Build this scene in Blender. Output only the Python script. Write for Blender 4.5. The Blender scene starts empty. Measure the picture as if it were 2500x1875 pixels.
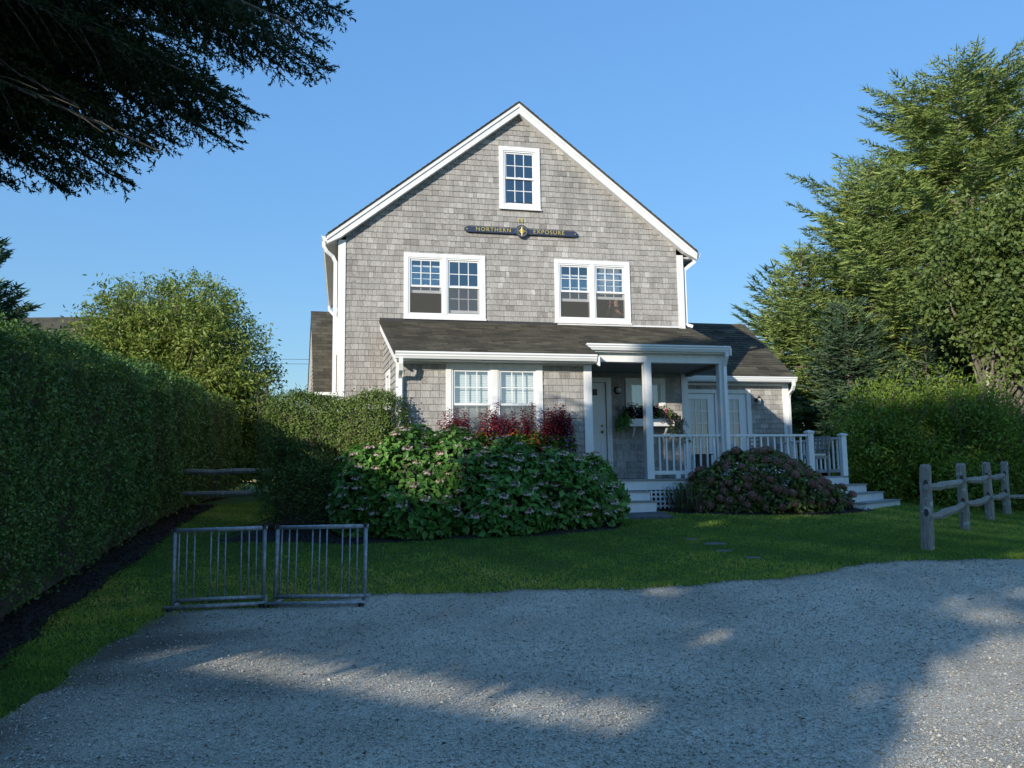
import bpy, math, random
import numpy as np
from mathutils import Vector, Matrix

S = bpy.context.scene
COL = S.collection
rng = np.random.default_rng(7)
random.seed(7)
R = math.radians

# ------------------------------------------------------------------ camera, sky, sun
cam_d = bpy.data.cameras.new("camera")
cam = bpy.data.objects.new("camera", cam_d)
COL.objects.link(cam)
cam_d.sensor_width = 36.0
cam_d.lens = 36.0 * 1961.0 / 2500.0
cam_d.clip_start = 0.05
cam_d.clip_end = 800.0
cam.location = (0, 0, 1.55)
PITCH, ROLL = R(6.66), R(-0.77)
cp, sp, cr, sr = math.cos(PITCH), math.sin(PITCH), math.cos(ROLL), math.sin(ROLL)
_f = Vector((0, cp, sp)); _u = Vector((0, -sp, cp)); _r = Vector((1, 0, 0))
_right = cr * _r + sr * _u
_up = -sr * _r + cr * _u
cam.rotation_euler = Matrix((_right, _up, -_f)).transposed().to_euler()
S.camera = cam

SUN_EL, SUN_AZ = R(16.0), R(33.16)          # light comes from behind the camera, from the left
LX, LY = math.sin(SUN_AZ), math.cos(SUN_AZ)  # horizontal travel direction of the light
SKY_K = 1.0
SKY_GAIN = 1.16 * SKY_K
world = bpy.data.worlds.new("World")
S.world = world
world.use_nodes = True
wn = world.node_tree
wn.nodes.clear()
wout = wn.nodes.new("ShaderNodeOutputWorld")
wbg = wn.nodes.new("ShaderNodeBackground")
sky = wn.nodes.new("ShaderNodeTexSky")
sky.sky_type = 'NISHITA'
sky.sun_disc = False
sky.sun_elevation = SUN_EL
sky.sun_rotation = math.atan2(-LX, -LY)
sky.air_density = 1.0
sky.dust_density = 0.0
sky.ozone_density = 3.0
wbg.inputs["Strength"].default_value = 0.125
# clear-air sky: soften the step from horizon to zenith (the same everywhere) and keep it blue
bw = wn.nodes.new("ShaderNodeRGBToBW")
pw_ = wn.nodes.new("ShaderNodeMath"); pw_.operation = 'POWER'; pw_.inputs[1].default_value = -0.6
sc_n = wn.nodes.new("ShaderNodeVectorMath"); sc_n.operation = 'SCALE'
hs = wn.nodes.new("ShaderNodeHueSaturation"); hs.inputs["Saturation"].default_value = 1.12; hs.inputs["Value"].default_value = SKY_GAIN
wn.links.new(sky.outputs[0], bw.inputs[0]); wn.links.new(bw.outputs[0], pw_.inputs[0])
wn.links.new(sky.outputs[0], sc_n.inputs[0]); wn.links.new(pw_.outputs[0], sc_n.inputs["Scale"])
wn.links.new(sc_n.outputs[0], hs.inputs["Color"]); wn.links.new(hs.outputs[0], wbg.inputs[0])
wn.links.new(wbg.outputs[0], wout.inputs[0])

sun_d = bpy.data.lights.new("sun", 'SUN')
sun_d.energy = 2.2
sun_d.angle = R(0.53)
sun_d.color = (1.0, 0.93, 0.82)
sun = bpy.data.objects.new("sun", sun_d)
COL.objects.link(sun)
sun.location = (-20, -30, 20)
sun.rotation_euler = Vector((LX * math.cos(SUN_EL), LY * math.cos(SUN_EL), -math.sin(SUN_EL))).to_track_quat('-Z', 'Y').to_euler()

S.view_settings.view_transform = 'Standard'
S.view_settings.look = 'None'
S.view_settings.exposure = 1.28
S.view_settings.gamma = 1.0
S.view_settings.use_curve_mapping = False
S.cycles.max_bounces = 6
S.cycles.transparent_max_bounces = 12

# ------------------------------------------------------------------ materials
def newmat(name):
    m = bpy.data.materials.new(name)
    m.use_nodes = True
    nt = m.node_tree
    nt.nodes.clear()
    o = nt.nodes.new("ShaderNodeOutputMaterial")
    return m, nt, o

def nd(nt, t, **kw):
    n = nt.nodes.new(t)
    for k, v in kw.items():
        if k in n.inputs:
            n.inputs[k].default_value = v
        else:
            setattr(n, k, v)
    return n

def ramp(nt, stops):
    n = nt.nodes.new("ShaderNodeValToRGB")
    e = n.color_ramp.elements
    while len(e) < len(stops):
        e.new(0.5)
    for i, (p, c) in enumerate(stops):
        e[i].position = p
        e[i].color = (*c, 1) if len(c) == 3 else c
    return n

def plain(name, col, rough=0.6, metal=0.0, noise=0.0, nscale=8.0, bump=0.0, spec=0.5, stretch=(1, 1, 1)):
    m, nt, o = newmat(name)
    b = nd(nt, "ShaderNodeBsdfPrincipled", Roughness=rough, Metallic=metal)
    b.inputs["Specular IOR Level"].default_value = spec
    b.inputs["Base Color"].default_value = (*col, 1)
    nt.links.new(b.outputs[0], o.inputs[0])
    if noise or bump:
        tc = nd(nt, "ShaderNodeTexCoord")
        mp = nd(nt, "ShaderNodeMapping")
        mp.inputs["Scale"].default_value = stretch
        nt.links.new(tc.outputs["Object"], mp.inputs[0])
        nz = nd(nt, "ShaderNodeTexNoise", Scale=nscale, Detail=6.0, Roughness=0.6)
        nt.links.new(mp.outputs[0], nz.inputs[0])
        lo = tuple(max(0, c * (1 - noise)) for c in col)
        hi = tuple(min(1, c * (1 + noise)) for c in col)
        rp = ramp(nt, [(0.3, lo), (0.7, hi)])
        nt.links.new(nz.outputs[0], rp.inputs[0])
        nt.links.new(rp.outputs[0], b.inputs["Base Color"])
        if bump:
            bp = nd(nt, "ShaderNodeBump", Strength=bump, Distance=0.02)
            nt.links.new(nz.outputs[0], bp.inputs["Height"])
            nt.links.new(bp.outputs[0], b.inputs["Normal"])
    return m

def toned(name, stops, rough=0.7, streak=None, spec=0.3, bump=0.15):
    """colour from the per-piece 'tone' value, broken up by grain; streak = mapping scale"""
    m, nt, o = newmat(name)
    b = nd(nt, "ShaderNodeBsdfPrincipled", Roughness=rough)
    b.inputs["Specular IOR Level"].default_value = spec
    at = nd(nt, "ShaderNodeAttribute", attribute_name="tone")
    rp = ramp(nt, stops)
    nt.links.new(at.outputs["Fac"], rp.inputs[0])
    col = rp.outputs[0]
    if streak:
        tc = nd(nt, "ShaderNodeTexCoord")
        for sc, nsc, amt in streak:
            mp = nd(nt, "ShaderNodeMapping")
            mp.inputs["Scale"].default_value = sc
            nt.links.new(tc.outputs["Object"], mp.inputs[0])
            nz = nd(nt, "ShaderNodeTexNoise", Scale=nsc, Detail=5.0, Roughness=0.65)
            nt.links.new(mp.outputs[0], nz.inputs[0])
            r2 = ramp(nt, [(0.25, (1 - amt,) * 3), (0.75, (1 + amt,) * 3)])
            nt.links.new(nz.outputs[0], r2.inputs[0])
            mx = nd(nt, "ShaderNodeMix", data_type='RGBA', blend_type='MULTIPLY')
            mx.inputs[0].default_value = 1.0
            nt.links.new(col, mx.inputs[6])
            nt.links.new(r2.outputs[0], mx.inputs[7])
            col = mx.outputs[2]
        if bump:
            bp = nd(nt, "ShaderNodeBump", Strength=bump, Distance=0.01)
            nt.links.new(nz.outputs[0], bp.inputs["Height"])
            nt.links.new(bp.outputs[0], b.inputs["Normal"])
    nt.links.new(col, b.inputs["Base Color"])
    nt.links.new(b.outputs[0], o.inputs[0])
    return m

def leafmat(name, stops, trans=0.28, rough=0.5, spec=0.35):
    m, nt, o = newmat(name)
    at = nd(nt, "ShaderNodeAttribute", attribute_name="tone")
    rp = ramp(nt, stops)
    nt.links.new(at.outputs["Fac"], rp.inputs[0])
    b = nd(nt, "ShaderNodeBsdfPrincipled", Roughness=rough)
    b.inputs["Specular IOR Level"].default_value = spec
    nt.links.new(rp.outputs[0], b.inputs["Base Color"])
    t = nd(nt, "ShaderNodeBsdfTranslucent")
    nt.links.new(rp.outputs[0], t.inputs[0])
    mx = nd(nt, "ShaderNodeMixShader")
    mx.inputs[0].default_value = trans
    nt.links.new(b.outputs[0], mx.inputs[1])
    nt.links.new(t.outputs[0], mx.inputs[2])
    nt.links.new(mx.outputs[0], o.inputs[0])
    return m

def glassmat(name, refl, tint=(0.9, 0.95, 0.95)):
    m, nt, o = newmat(name)
    t = nd(nt, "ShaderNodeBsdfTransparent")
    t.inputs[0].default_value = (*tint, 1)
    g = nd(nt, "ShaderNodeBsdfGlossy", Roughness=0.02)
    g.inputs[0].default_value = (1, 1, 1, 1)
    lw = nd(nt, "ShaderNodeLayerWeight")
    lw.inputs[0].default_value = 0.35
    mr = nd(nt, "ShaderNodeMapRange")
    mr.inputs["To Min"].default_value = refl
    mr.inputs["To Max"].default_value = 0.9
    pw2 = nd(nt, "ShaderNodeMath", operation='POWER'); pw2.inputs[1].default_value = 2.2
    nt.links.new(lw.outputs["Facing"], pw2.inputs[0]); nt.links.new(pw2.outputs[0], mr.inputs[0])
    mx = nd(nt, "ShaderNodeMixShader")
    nt.links.new(mr.outputs[0], mx.inputs[0])
    nt.links.new(t.outputs[0], mx.inputs[1])
    nt.links.new(g.outputs[0], mx.inputs[2])
    nt.links.new(mx.outputs[0], o.inputs[0])
    return m

def screenmat(name):
    m, nt, o = newmat(name)
    t = nd(nt, "ShaderNodeBsdfTransparent")
    d = nd(nt, "ShaderNodeBsdfDiffuse")
    d.inputs[0].default_value = (0.17, 0.165, 0.15, 1)
    mx = nd(nt, "ShaderNodeMixShader")
    mx.inputs[0].default_value = 0.40
    nt.links.new(t.outputs[0], mx.inputs[1])
    nt.links.new(d.outputs[0], mx.inputs[2])
    nt.links.new(mx.outputs[0], o.inputs[0])
    return m

M = {}
M['cedar'] = toned("weathered_cedar", [(0.0, (0.22, 0.205, 0.185)), (0.35, (0.31, 0.292, 0.266)), (0.75, (0.385, 0.365, 0.333)), (1.0, (0.47, 0.452, 0.415))],
                   rough=0.85, streak=[((75, 75, 2.0), 1.0, 0.42), ((1.3, 1.3, 0.45), 1.0, 0.24)], bump=0.2)
M['asphalt_shingle'] = toned("asphalt_shingle", [(0.0, (0.050, 0.045, 0.035)), (0.5, (0.082, 0.073, 0.053)), (1.0, (0.120, 0.108, 0.076))],
                             rough=0.95, streak=[((1.3, 1.3, 1.3), 1.0, 0.35), ((60, 60, 60), 1.0, 0.25)], bump=0.3, spec=0.2)
M['sheathing'] = plain("dark_sheathing", (0.05, 0.045, 0.04), 0.9)
M['white'] = plain("white_paint", (0.78, 0.77, 0.745), 0.45, noise=0.085, nscale=5.0, stretch=(1.6, 1.6, .35))
M['vinyl'] = plain("white_vinyl", (0.82, 0.82, 0.80), 0.35, noise=0.02, nscale=5.0)
M['white_door'] = plain("white_door_paint", (0.78, 0.79, 0.78), 0.35, noise=0.03, nscale=4.0)
M['deck_grey'] = plain("grey_deck_boards", (0.28, 0.29, 0.28), 0.7, noise=0.25, nscale=12, stretch=(1, 8, 8))
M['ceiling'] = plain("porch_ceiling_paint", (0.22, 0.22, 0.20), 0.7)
M['room'] = plain("room_plaster", (0.30, 0.28, 0.25), 0.9)
M['glass'] = glassmat("window_glass", 0.24, (0.93, 0.97, 0.97))
M['dglass'] = glassmat("door_glass", 0.12, (0.58, 0.68, 0.74))
M['screen'] = screenmat("insect_screen")
M['blind'] = plain("white_blind", (0.80, 0.80, 0.78), 0.7)
M['flashing'] = plain("dark_flashing", (0.04, 0.038, 0.036), 0.6)
M['brass'] = plain("brass", (0.65, 0.45, 0.15), 0.3, 1.0)
M['dark_metal'] = plain("dark_bronze_metal", (0.05, 0.045, 0.04), 0.45, 0.6)
M['lampglass'] = plain("frosted_glass", (0.55, 0.55, 0.52), 0.3)
M['galv'] = plain("galvanised_steel", (0.33, 0.355, 0.375), 0.55, 0.4, noise=0.42, nscale=22)
M['black_rubber'] = plain("black_plastic", (0.02, 0.02, 0.02), 0.6)
M['navy'] = plain("navy_sign_paint", (0.038, 0.05, 0.085), 0.35)
M['gold'] = plain("gold_leaf", (0.85, 0.62, 0.18), 0.35, 0.6)
M['numeral'] = plain("dark_numeral", (0.02, 0.02, 0.02), 0.5)
M['lichen_wood'] = None
M['bark'] = plain("grey_bark", (0.16, 0.135, 0.11), 0.9, noise=0.4, nscale=14, bump=0.6, stretch=(1, 1, 0.25))
M['palebark'] = plain("pale_bark", (0.36, 0.31, 0.24), 0.9, noise=0.35, nscale=10, bump=0.5, stretch=(1, 1, 0.3))
M['twig'] = plain("brown_twig", (0.07, 0.055, 0.04), 0.9, noise=0.3, nscale=20)
M['mulch'] = plain("dark_mulch", (0.018, 0.012, 0.009), 0.95, noise=0.5, nscale=25, bump=0.8)
M['skin'] = plain("skin", (0.55, 0.30, 0.21), 0.5)
M['hair'] = plain("dark_hair", (0.025, 0.017, 0.012), 0.5)
M['darkcloth'] = plain("dark_cloth", (0.022, 0.022, 0.026), 0.9)
M['terracotta'] = plain("terracotta", (0.40, 0.17, 0.11), 0.8)
M['slate'] = plain("slate_slab", (0.10, 0.105, 0.105), 0.8, noise=0.3, nscale=10, bump=0.3)
M['cream'] = plain("cream_cushion", (0.55, 0.52, 0.44), 0.9)
M['teak'] = plain("weathered_teak", (0.26, 0.25, 0.23), 0.8, noise=0.25, nscale=15)

M['privet'] = leafmat("privet_leaf", [(0, (0.045, 0.096, 0.024)), (0.5, (0.096, 0.188, 0.041)), (0.85, (0.181, 0.290, 0.059)), (1, (0.327, 0.290, 0.115))], 0.22)
M['privet_sun'] = leafmat("sunlit_hedge_leaf", [(0, (0.057, 0.103, 0.022)), (0.5, (0.133, 0.198, 0.041)), (0.85, (0.217, 0.264, 0.066)), (1, (0.302, 0.208, 0.095))], 0.22)  # lit copy of the privet leaf, sun put in as lighter, yellower colour
M['hydr'] = leafmat("hydrangea_leaf", [(0, (0.064, 0.153, 0.031)), (0.5, (0.113, 0.260, 0.046)), (1, (0.227, 0.412, 0.078))], 0.28, 0.4)
M['hydr_old'] = leafmat("autumn_hydrangea_leaf", [(0, (0.054, 0.095, 0.023)), (0.55, (0.132, 0.175, 0.039)), (0.85, (0.241, 0.302, 0.055)), (1, (0.409, 0.402, 0.089))], 0.25, 0.45)
M['mauve'] = leafmat("faded_mauve_petal", [(0, (0.172, 0.081, 0.064)), (0.5, (0.310, 0.167, 0.127)), (1, (0.460, 0.299, 0.231))], 0.2, 0.7, 0.15)
M['palepink'] = leafmat("pale_pink_petal", [(0, (0.36, 0.16, 0.13)), (0.5, (0.55, 0.33, 0.27)), (1, (0.66, 0.53, 0.45))], 0.25, 0.7, 0.15)
M['redleaf'] = leafmat("burgundy_leaf", [(0, (0.097, 0.013, 0.026)), (0.6, (0.260, 0.029, 0.055)), (1, (0.520, 0.064, 0.075))], 0.3, 0.5)
M['darkleaf'] = leafmat("purple_black_leaf", [(0, (0.012, 0.006, 0.010)), (0.7, (0.03, 0.014, 0.02)), (1, (0.05, 0.02, 0.02))], 0.15, 0.5)
M['lime'] = leafmat("lime_leaf", [(0, (0.06, 0.10, 0.015)), (0.6, (0.14, 0.20, 0.025)), (1, (0.24, 0.28, 0.04))], 0.35)
M['orange'] = leafmat("orange_petal", [(0, (0.65, 0.10, 0.03)), (1, (0.85, 0.28, 0.06))], 0.3, 0.6, 0.15)
M['pink'] = leafmat("pink_petal", [(0, (0.55, 0.05, 0.10)), (1, (0.80, 0.22, 0.28))], 0.3, 0.6, 0.15)
M['violet'] = leafmat("violet_petal", [(0, (0.17, 0.11, 0.30)), (1, (0.32, 0.24, 0.45))], 0.3, 0.6, 0.15)
M['spruce'] = leafmat("spruce_needles", [(0, (0.102, 0.160, 0.047)), (0.5, (0.234, 0.312, 0.081)), (0.85, (0.400, 0.463, 0.129)), (1, (0.551, 0.573, 0.200))], 0.15, 0.55, 0.25)
M['bluespruce'] = leafmat("cedar_needles", [(0, (0.041, 0.079, 0.042)), (0.6, (0.081, 0.140, 0.072)), (1, (0.143, 0.206, 0.098))], 0.12, 0.55, 0.25)
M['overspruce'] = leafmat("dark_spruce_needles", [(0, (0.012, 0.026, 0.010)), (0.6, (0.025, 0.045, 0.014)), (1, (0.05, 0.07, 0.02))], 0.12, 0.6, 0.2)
M['maple'] = leafmat("maple_leaf", [(0, (0.075, 0.125, 0.033)), (0.6, (0.175, 0.232, 0.056)), (1, (0.394, 0.381, 0.121))], 0.3)
M['bush'] = leafmat("light_bush_leaf", [(0, (0.114, 0.187, 0.023)), (0.55, (0.214, 0.318, 0.038)), (1, (0.378, 0.439, 0.056))], 0.35)
M['cherry'] = leafmat("yellow_green_leaf", [(0, (0.088, 0.141, 0.026)), (0.5, (0.186, 0.259, 0.045)), (1, (0.353, 0.394, 0.090))], 0.3)
M['lavender'] = leafmat("dry_stalk", [(0, (0.06, 0.055, 0.03)), (0.6, (0.13, 0.11, 0.07)), (1, (0.2, 0.18, 0.12))], 0.2)
M['grass'] = leafmat("lawn_blade", [(0, (0.118, 0.208, 0.032)), (0.5, (0.250, 0.368, 0.056)), (0.85, (0.469, 0.490, 0.081)), (1, (0.750, 0.566, 0.154))], 0.35, 0.6, 0.2)
M['mulchbit'] = toned("bark_mulch", [(0, (0.012, 0.009, 0.007)), (0.6, (0.030, 0.021, 0.014)), (1, (0.066, 0.047, 0.033))], rough=0.95)
M['chip'] = toned("shell_chip", [(0, (0.24, 0.225, 0.185)), (0.3, (0.43, 0.405, 0.34)), (0.7, (0.57, 0.54, 0.46)), (1, (0.70, 0.67, 0.59))], rough=0.8)

def mat_lichen():
    m, nt, o = newmat("weathered_rail_wood")
    b = nd(nt, "ShaderNodeBsdfPrincipled", Roughness=0.9)
    b.inputs["Specular IOR Level"].default_value = 0.2
    tc = nd(nt, "ShaderNodeTexCoord")
    mp = nd(nt, "ShaderNodeMapping"); mp.inputs["Scale"].default_value = (9, 9, 1.2)
    nt.links.new(tc.outputs["Object"], mp.inputs[0])
    n1 = nd(nt, "ShaderNodeTexNoise", Scale=3.0, Detail=8.0, Roughness=0.7)
    nt.links.new(mp.outputs[0], n1.inputs[0])
    r1 = ramp(nt, [(0.25, (0.10, 0.088, 0.075)), (0.5, (0.27, 0.245, 0.215)), (0.75, (0.43, 0.405, 0.36))])
    nt.links.new(n1.outputs[0], r1.inputs[0])
    n2 = nd(nt, "ShaderNodeTexNoise", Scale=9.0, Detail=3.0)
    nt.links.new(tc.outputs["Object"], n2.inputs[0])
    r2 = ramp(nt, [(0.60, (0, 0, 0)), (0.66, (1, 1, 1))])
    nt.links.new(n2.outputs[0], r2.inputs[0])
    mx = nd(nt, "ShaderNodeMix", data_type='RGBA')
    nt.links.new(r2.outputs[0], mx.inputs[0])
    nt.links.new(r1.outputs[0], mx.inputs[6])
    mx.inputs[7].default_value = (0.42, 0.47, 0.40, 1)
    nt.links.new(mx.outputs[2], b.inputs["Base Color"])
    bp = nd(nt, "ShaderNodeBump", Strength=0.6, Distance=0.01)
    nt.links.new(n1.outputs[0], bp.inputs["Height"])
    nt.links.new(bp.outputs[0], b.inputs["Normal"])
    nt.links.new(b.outputs[0], o.inputs[0])
    return m
M['lichen_wood'] = mat_lichen()

def mat_gravel():
    m, nt, o = newmat("crushed_shell_bed")
    b = nd(nt, "ShaderNodeBsdfPrincipled", Roughness=0.9)
    b.inputs["Specular IOR Level"].default_value = 0.2
    tc = nd(nt, "ShaderNodeTexCoord")
    v = nd(nt, "ShaderNodeTexVoronoi", Scale=85.0)
    nt.links.new(tc.outputs["Object"], v.inputs[0])
    r1 = ramp(nt, [(0.0, (0.28, 0.255, 0.20)), (0.45, (0.56, 0.51, 0.42)), (1.0, (0.72, 0.68, 0.58))])
    nt.links.new(v.outputs["Color"], r1.inputs[0])
    n2 = nd(nt, "ShaderNodeTexNoise", Scale=0.9, Detail=5.0, Roughness=0.6)
    nt.links.new(tc.outputs["Object"], n2.inputs[0])
    r2 = ramp(nt, [(0.3, (0.72, 0.70, 0.66)), (0.62, (1.05, 1.04, 1.0))])
    nt.links.new(n2.outputs[0], r2.inputs[0])
    mx = nd(nt, "ShaderNodeMix", data_type='RGBA', blend_type='MULTIPLY')
    mx.inputs[0].default_value = 1
    nt.links.new(r1.outputs[0], mx.inputs[6]); nt.links.new(r2.outputs[0], mx.inputs[7])
    at = nd(nt, "ShaderNodeAttribute", attribute_name="soil")
    mx2 = nd(nt, "ShaderNodeMix", data_type='RGBA')
    nt.links.new(at.outputs["Fac"], mx2.inputs[0])
    nt.links.new(mx.outputs[2], mx2.inputs[6])
    mx2.inputs[7].default_value = (0.045, 0.036, 0.028, 1)
    nt.links.new(mx2.outputs[2], b.inputs["Base Color"])
    bp = nd(nt, "ShaderNodeBump", Strength=0.8, Distance=0.012)
    nt.links.new(v.outputs["Distance"], bp.inputs["Height"])
    nt.links.new(bp.outputs[0], b.inputs["Normal"])
    nt.links.new(b.outputs[0], o.inputs[0])
    return m
M['gravel'] = mat_gravel()

def mat_soil():
    m, nt, o = newmat("turf_soil")
    b = nd(nt, "ShaderNodeBsdfPrincipled", Roughness=0.95)
    b.inputs["Specular IOR Level"].default_value = 0.1
    tc = nd(nt, "ShaderNodeTexCoord")
    n1 = nd(nt, "ShaderNodeTexNoise", Scale=40.0, Detail=6.0)
    nt.links.new(tc.outputs["Object"], n1.inputs[0])
    r1 = ramp(nt, [(0.3, (0.030, 0.060, 0.014)), (0.7, (0.075, 0.125, 0.030))])
    nt.links.new(n1.outputs[0], r1.inputs[0])
    nt.links.new(r1.outputs[0], b.inputs["Base Color"])
    nt.links.new(b.outputs[0], o.inputs[0])
    return m
M['soil'] = mat_soil()

# ------------------------------------------------------------------ object helpers
YAW = R(11.84)
CY, SY = math.cos(YAW), math.sin(YAW)
HX, HY = 0.0, 17.5
def hw(u, y, z=0.0):                       # house frame -> world
    return (HX + u * CY - y * SY, HY + u * SY + y * CY, z)

OFF = {}
def find_off(o):
    while o is not None:
        if o.name in OFF:
            return OFF[o.name]
        o = o.parent
    return (0.0, 0.0, 0.0)

def setp(o, label=None, cat=None, group=None, kind=None):
    if label: o["label"] = label
    if cat: o["category"] = cat
    if group: o["group"] = group
    if kind: o["kind"] = kind
    return o

def thing(name, label, cat, loc, group=None, rot=0.0, house=False):
    """Empty at the thing's base; meshes under it are given in world (or house) coordinates"""
    o = bpy.data.objects.new(name, None)
    o.empty_display_size = 0.2
    COL.objects.link(o)
    OFF[o.name] = tuple(loc)
    if house:
        o.location = hw(*loc); o.rotation_euler = (0, 0, YAW)
    else:
        o.location = loc; o.rotation_euler = (0, 0, rot)
        if rot: OFF[o.name] = (0, 0, 0)
    return setp(o, label, cat, group)

def link(name, me, mat, parent=None):
    o = bpy.data.objects.new(name, me)
    COL.objects.link(o)
    if mat is not None and not me.materials:
        me.materials.append(mat)
    if parent is not None:
        o.parent = parent
    return o

class MB:
    def __init__(self): self.v = []; self.f = []; self.t = []
    def add(self, vs, fs, tone=0.5):
        n = len(self.v)
        self.v += [tuple(p) for p in vs]
        self.f += [tuple(i + n for i in q) for q in fs]
        self.t += [tone] * len(fs)
        return self
    def hexa(self, p, tone=0.5):
        return self.add(p, [(0, 3, 2, 1), (4, 5, 6, 7), (0, 1, 5, 4), (1, 2, 6, 5), (2, 3, 7, 6), (3, 0, 4, 7)], tone)
    def box(self, x0, x1, y0, y1, z0, z1, tone=0.5):
        return self.hexa([(x0, y0, z0), (x1, y0, z0), (x1, y1, z0), (x0, y1, z0), (x0, y0, z1), (x1, y0, z1), (x1, y1, z1), (x0, y1, z1)], tone)
    def prism_y(self, poly, y0, y1, tone=0.5):      # poly in (x,z), counter-clockwise seen from the front (-y)
        n = len(poly)
        vs = [(x, y0, z) for x, z in poly] + [(x, y1, z) for x, z in poly]
        fs = [tuple(range(n)), tuple(range(2 * n - 1, n - 1, -1))]
        fs += [(i, i + n, (i + 1) % n + n, (i + 1) % n) for i in range(n)]
        return self.add(vs, fs, tone)
    def prism_x(self, poly, x0, x1, tone=0.5):      # poly in (y,z)
        n = len(poly)
        vs = [(x0, y, z) for y, z in poly] + [(x1, y, z) for y, z in poly]
        fs = [tuple(range(n - 1, -1, -1)), tuple(range(n, 2 * n))]
        fs += [(i, (i + 1) % n, (i + 1) % n + n, i + n) for i in range(n)]
        return self.add(vs, fs, tone)
    def prism_z(self, poly, z0, z1, tone=0.5):
        n = len(poly)
        vs = [(x, y, z0) for x, y in poly] + [(x, y, z1) for x, y in poly]
        fs = [tuple(range(n - 1, -1, -1)), tuple(range(n, 2 * n))]
        fs += [(i, (i + 1) % n, (i + 1) % n + n, i + n) for i in range(n)]
        return self.add(vs, fs, tone)
    def tube(self, path, rad, n=8, tone=0.5, cap=True, square=False):
        path = [Vector(p) for p in path]
        if not hasattr(rad, '__len__'): rad = [rad] * len(path)
        base = len(self.v)
        up0 = None
        for i, p in enumerate(path):
            d = (path[min(i + 1, len(path) - 1)] - path[max(i - 1, 0)])
            d = d.normalized() if d.length > 1e-9 else Vector((0, 0, 1))
            if up0 is None:
                up0 = Vector((0, 0, 1)) if abs(d.z) < 0.9 else Vector((0, 1, 0))
            s = d.cross(up0)
            if s.length < 1e-4: s = d.cross(Vector((1, 0.01, 0)))
            s.normalize(); w = s.cross(d).normalized()
            up0 = w
            for k in range(n):
                a = 2 * math.pi * (k + (0.5 if square else 0)) / n
                q = p + (s * math.cos(a) + w * math.sin(a)) * rad[i]
                self.v.append(tuple(q))
        for i in range(len(path) - 1):
            for k in range(n):
                a = base + i * n + k; b = base + i * n + (k + 1) % n
                self.f.append((a, b, b + n, a + n)); self.t.append(tone)
        if cap:
            self.f.append(tuple(base + k for k in range(n - 1, -1, -1))); self.t.append(tone)
            e = base + (len(path) - 1) * n
            self.f.append(tuple(e + k for k in range(n))); self.t.append(tone)
        return self
    def lathe(self, prof, c, n=14, tone=0.5, axis='z'):
        base = len(self.v)
        for r, h in prof:
            for k in range(n):
                a = 2 * math.pi * k / n
                if axis == 'z': self.v.append((c[0] + r * math.cos(a), c[1] + r * math.sin(a), c[2] + h))
                else: self.v.append((c[0] + r * math.cos(a), c[1] - h, c[2] + r * math.sin(a)))
        for i in range(len(prof) - 1):
            for k in range(n):
                a = base + i * n + k; b = base + i * n + (k + 1) % n
                self.f.append((a, b, b + n, a + n)); self.t.append(tone)
        return self
    def build(self, name, mat, parent=None, smooth=False, bevel=0.0, tone=False):
        ox, oy, oz = find_off(parent)
        me = bpy.data.meshes.new(name)
        me.from_pydata([(a - ox, b - oy, c - oz) for a, b, c in self.v], [], self.f)
        if tone:
            at = me.attributes.new("tone", 'FLOAT', 'FACE')
            at.data.foreach_set("value", np.array(self.t, dtype=np.float32))
        if smooth:
            me.polygons.foreach_set("use_smooth", [True] * len(me.polygons))
        me.update()
        o = link(name, me, mat, parent)
        if bevel:
            b = o.modifiers.new("bevel", 'BEVEL'); b.width = bevel; b.segments = 2; b.limit_method = 'ANGLE'
        return o

def npmesh(name, V, F, tone=None, smooth=False):
    V = np.asarray(V, np.float32); F = np.asarray(F, np.int32)
    me = bpy.data.meshes.new(name)
    k = F.shape[1]
    me.vertices.add(len(V)); me.vertices.foreach_set("co", V.ravel())
    me.loops.add(F.size); me.loops.foreach_set("vertex_index", F.ravel())
    me.polygons.add(len(F)); me.polygons.foreach_set("loop_start", np.arange(0, F.size, k, dtype=np.int32))
    if tone is not None:
        at = me.attributes.new("tone", 'FLOAT', 'FACE')
        at.data.foreach_set("value", np.asarray(tone, np.float32))
    if smooth:
        me.polygons.foreach_set("use_smooth", np.ones(len(F), bool))
    me.update(calc_edges=True)
    return me

def unit(a):
    return a / np.maximum(np.linalg.norm(a, axis=-1, keepdims=True), 1e-9)

def leaf_geo(P, D, N, L, W, fold=0.12, broad=0.45):
    """n folded rhombs -> V, F (two triangles each)"""
    D = unit(D); Sd = unit(np.cross(D, N)); Nn = np.cross(Sd, D)
    L = np.asarray(L)[:, None] if np.ndim(L) else np.full((len(P), 1), L)
    W = np.asarray(W)[:, None] if np.ndim(W) else np.full((len(P), 1), W)
    mid = P + D * L * broad + Nn * W * fold * 2
    V = np.stack([P, mid + Sd * W * .5, P + D * L, mid - Sd * W * .5], 1).reshape(-1, 3)
    i = np.arange(len(P))[:, None] * 4
    F = np.concatenate([i + np.array([[0, 1, 2]]), i + np.array([[0, 2, 3]])], 1).reshape(-1, 3)
    return V, F

def leaves(name, P, D, N, L, W, tone, mat, parent, fold=0.12, broad=0.45):
    P = np.asarray(P, float) - np.array(find_off(parent))
    V, F = leaf_geo(P, D, N, L, W, fold, broad)
    me = npmesh(name, V, F, np.repeat(np.clip(tone, 0, 1), 2))
    return link(name, me, mat, parent)

def rdir(n):
    return unit(rng.normal(size=(n, 3)))

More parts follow.
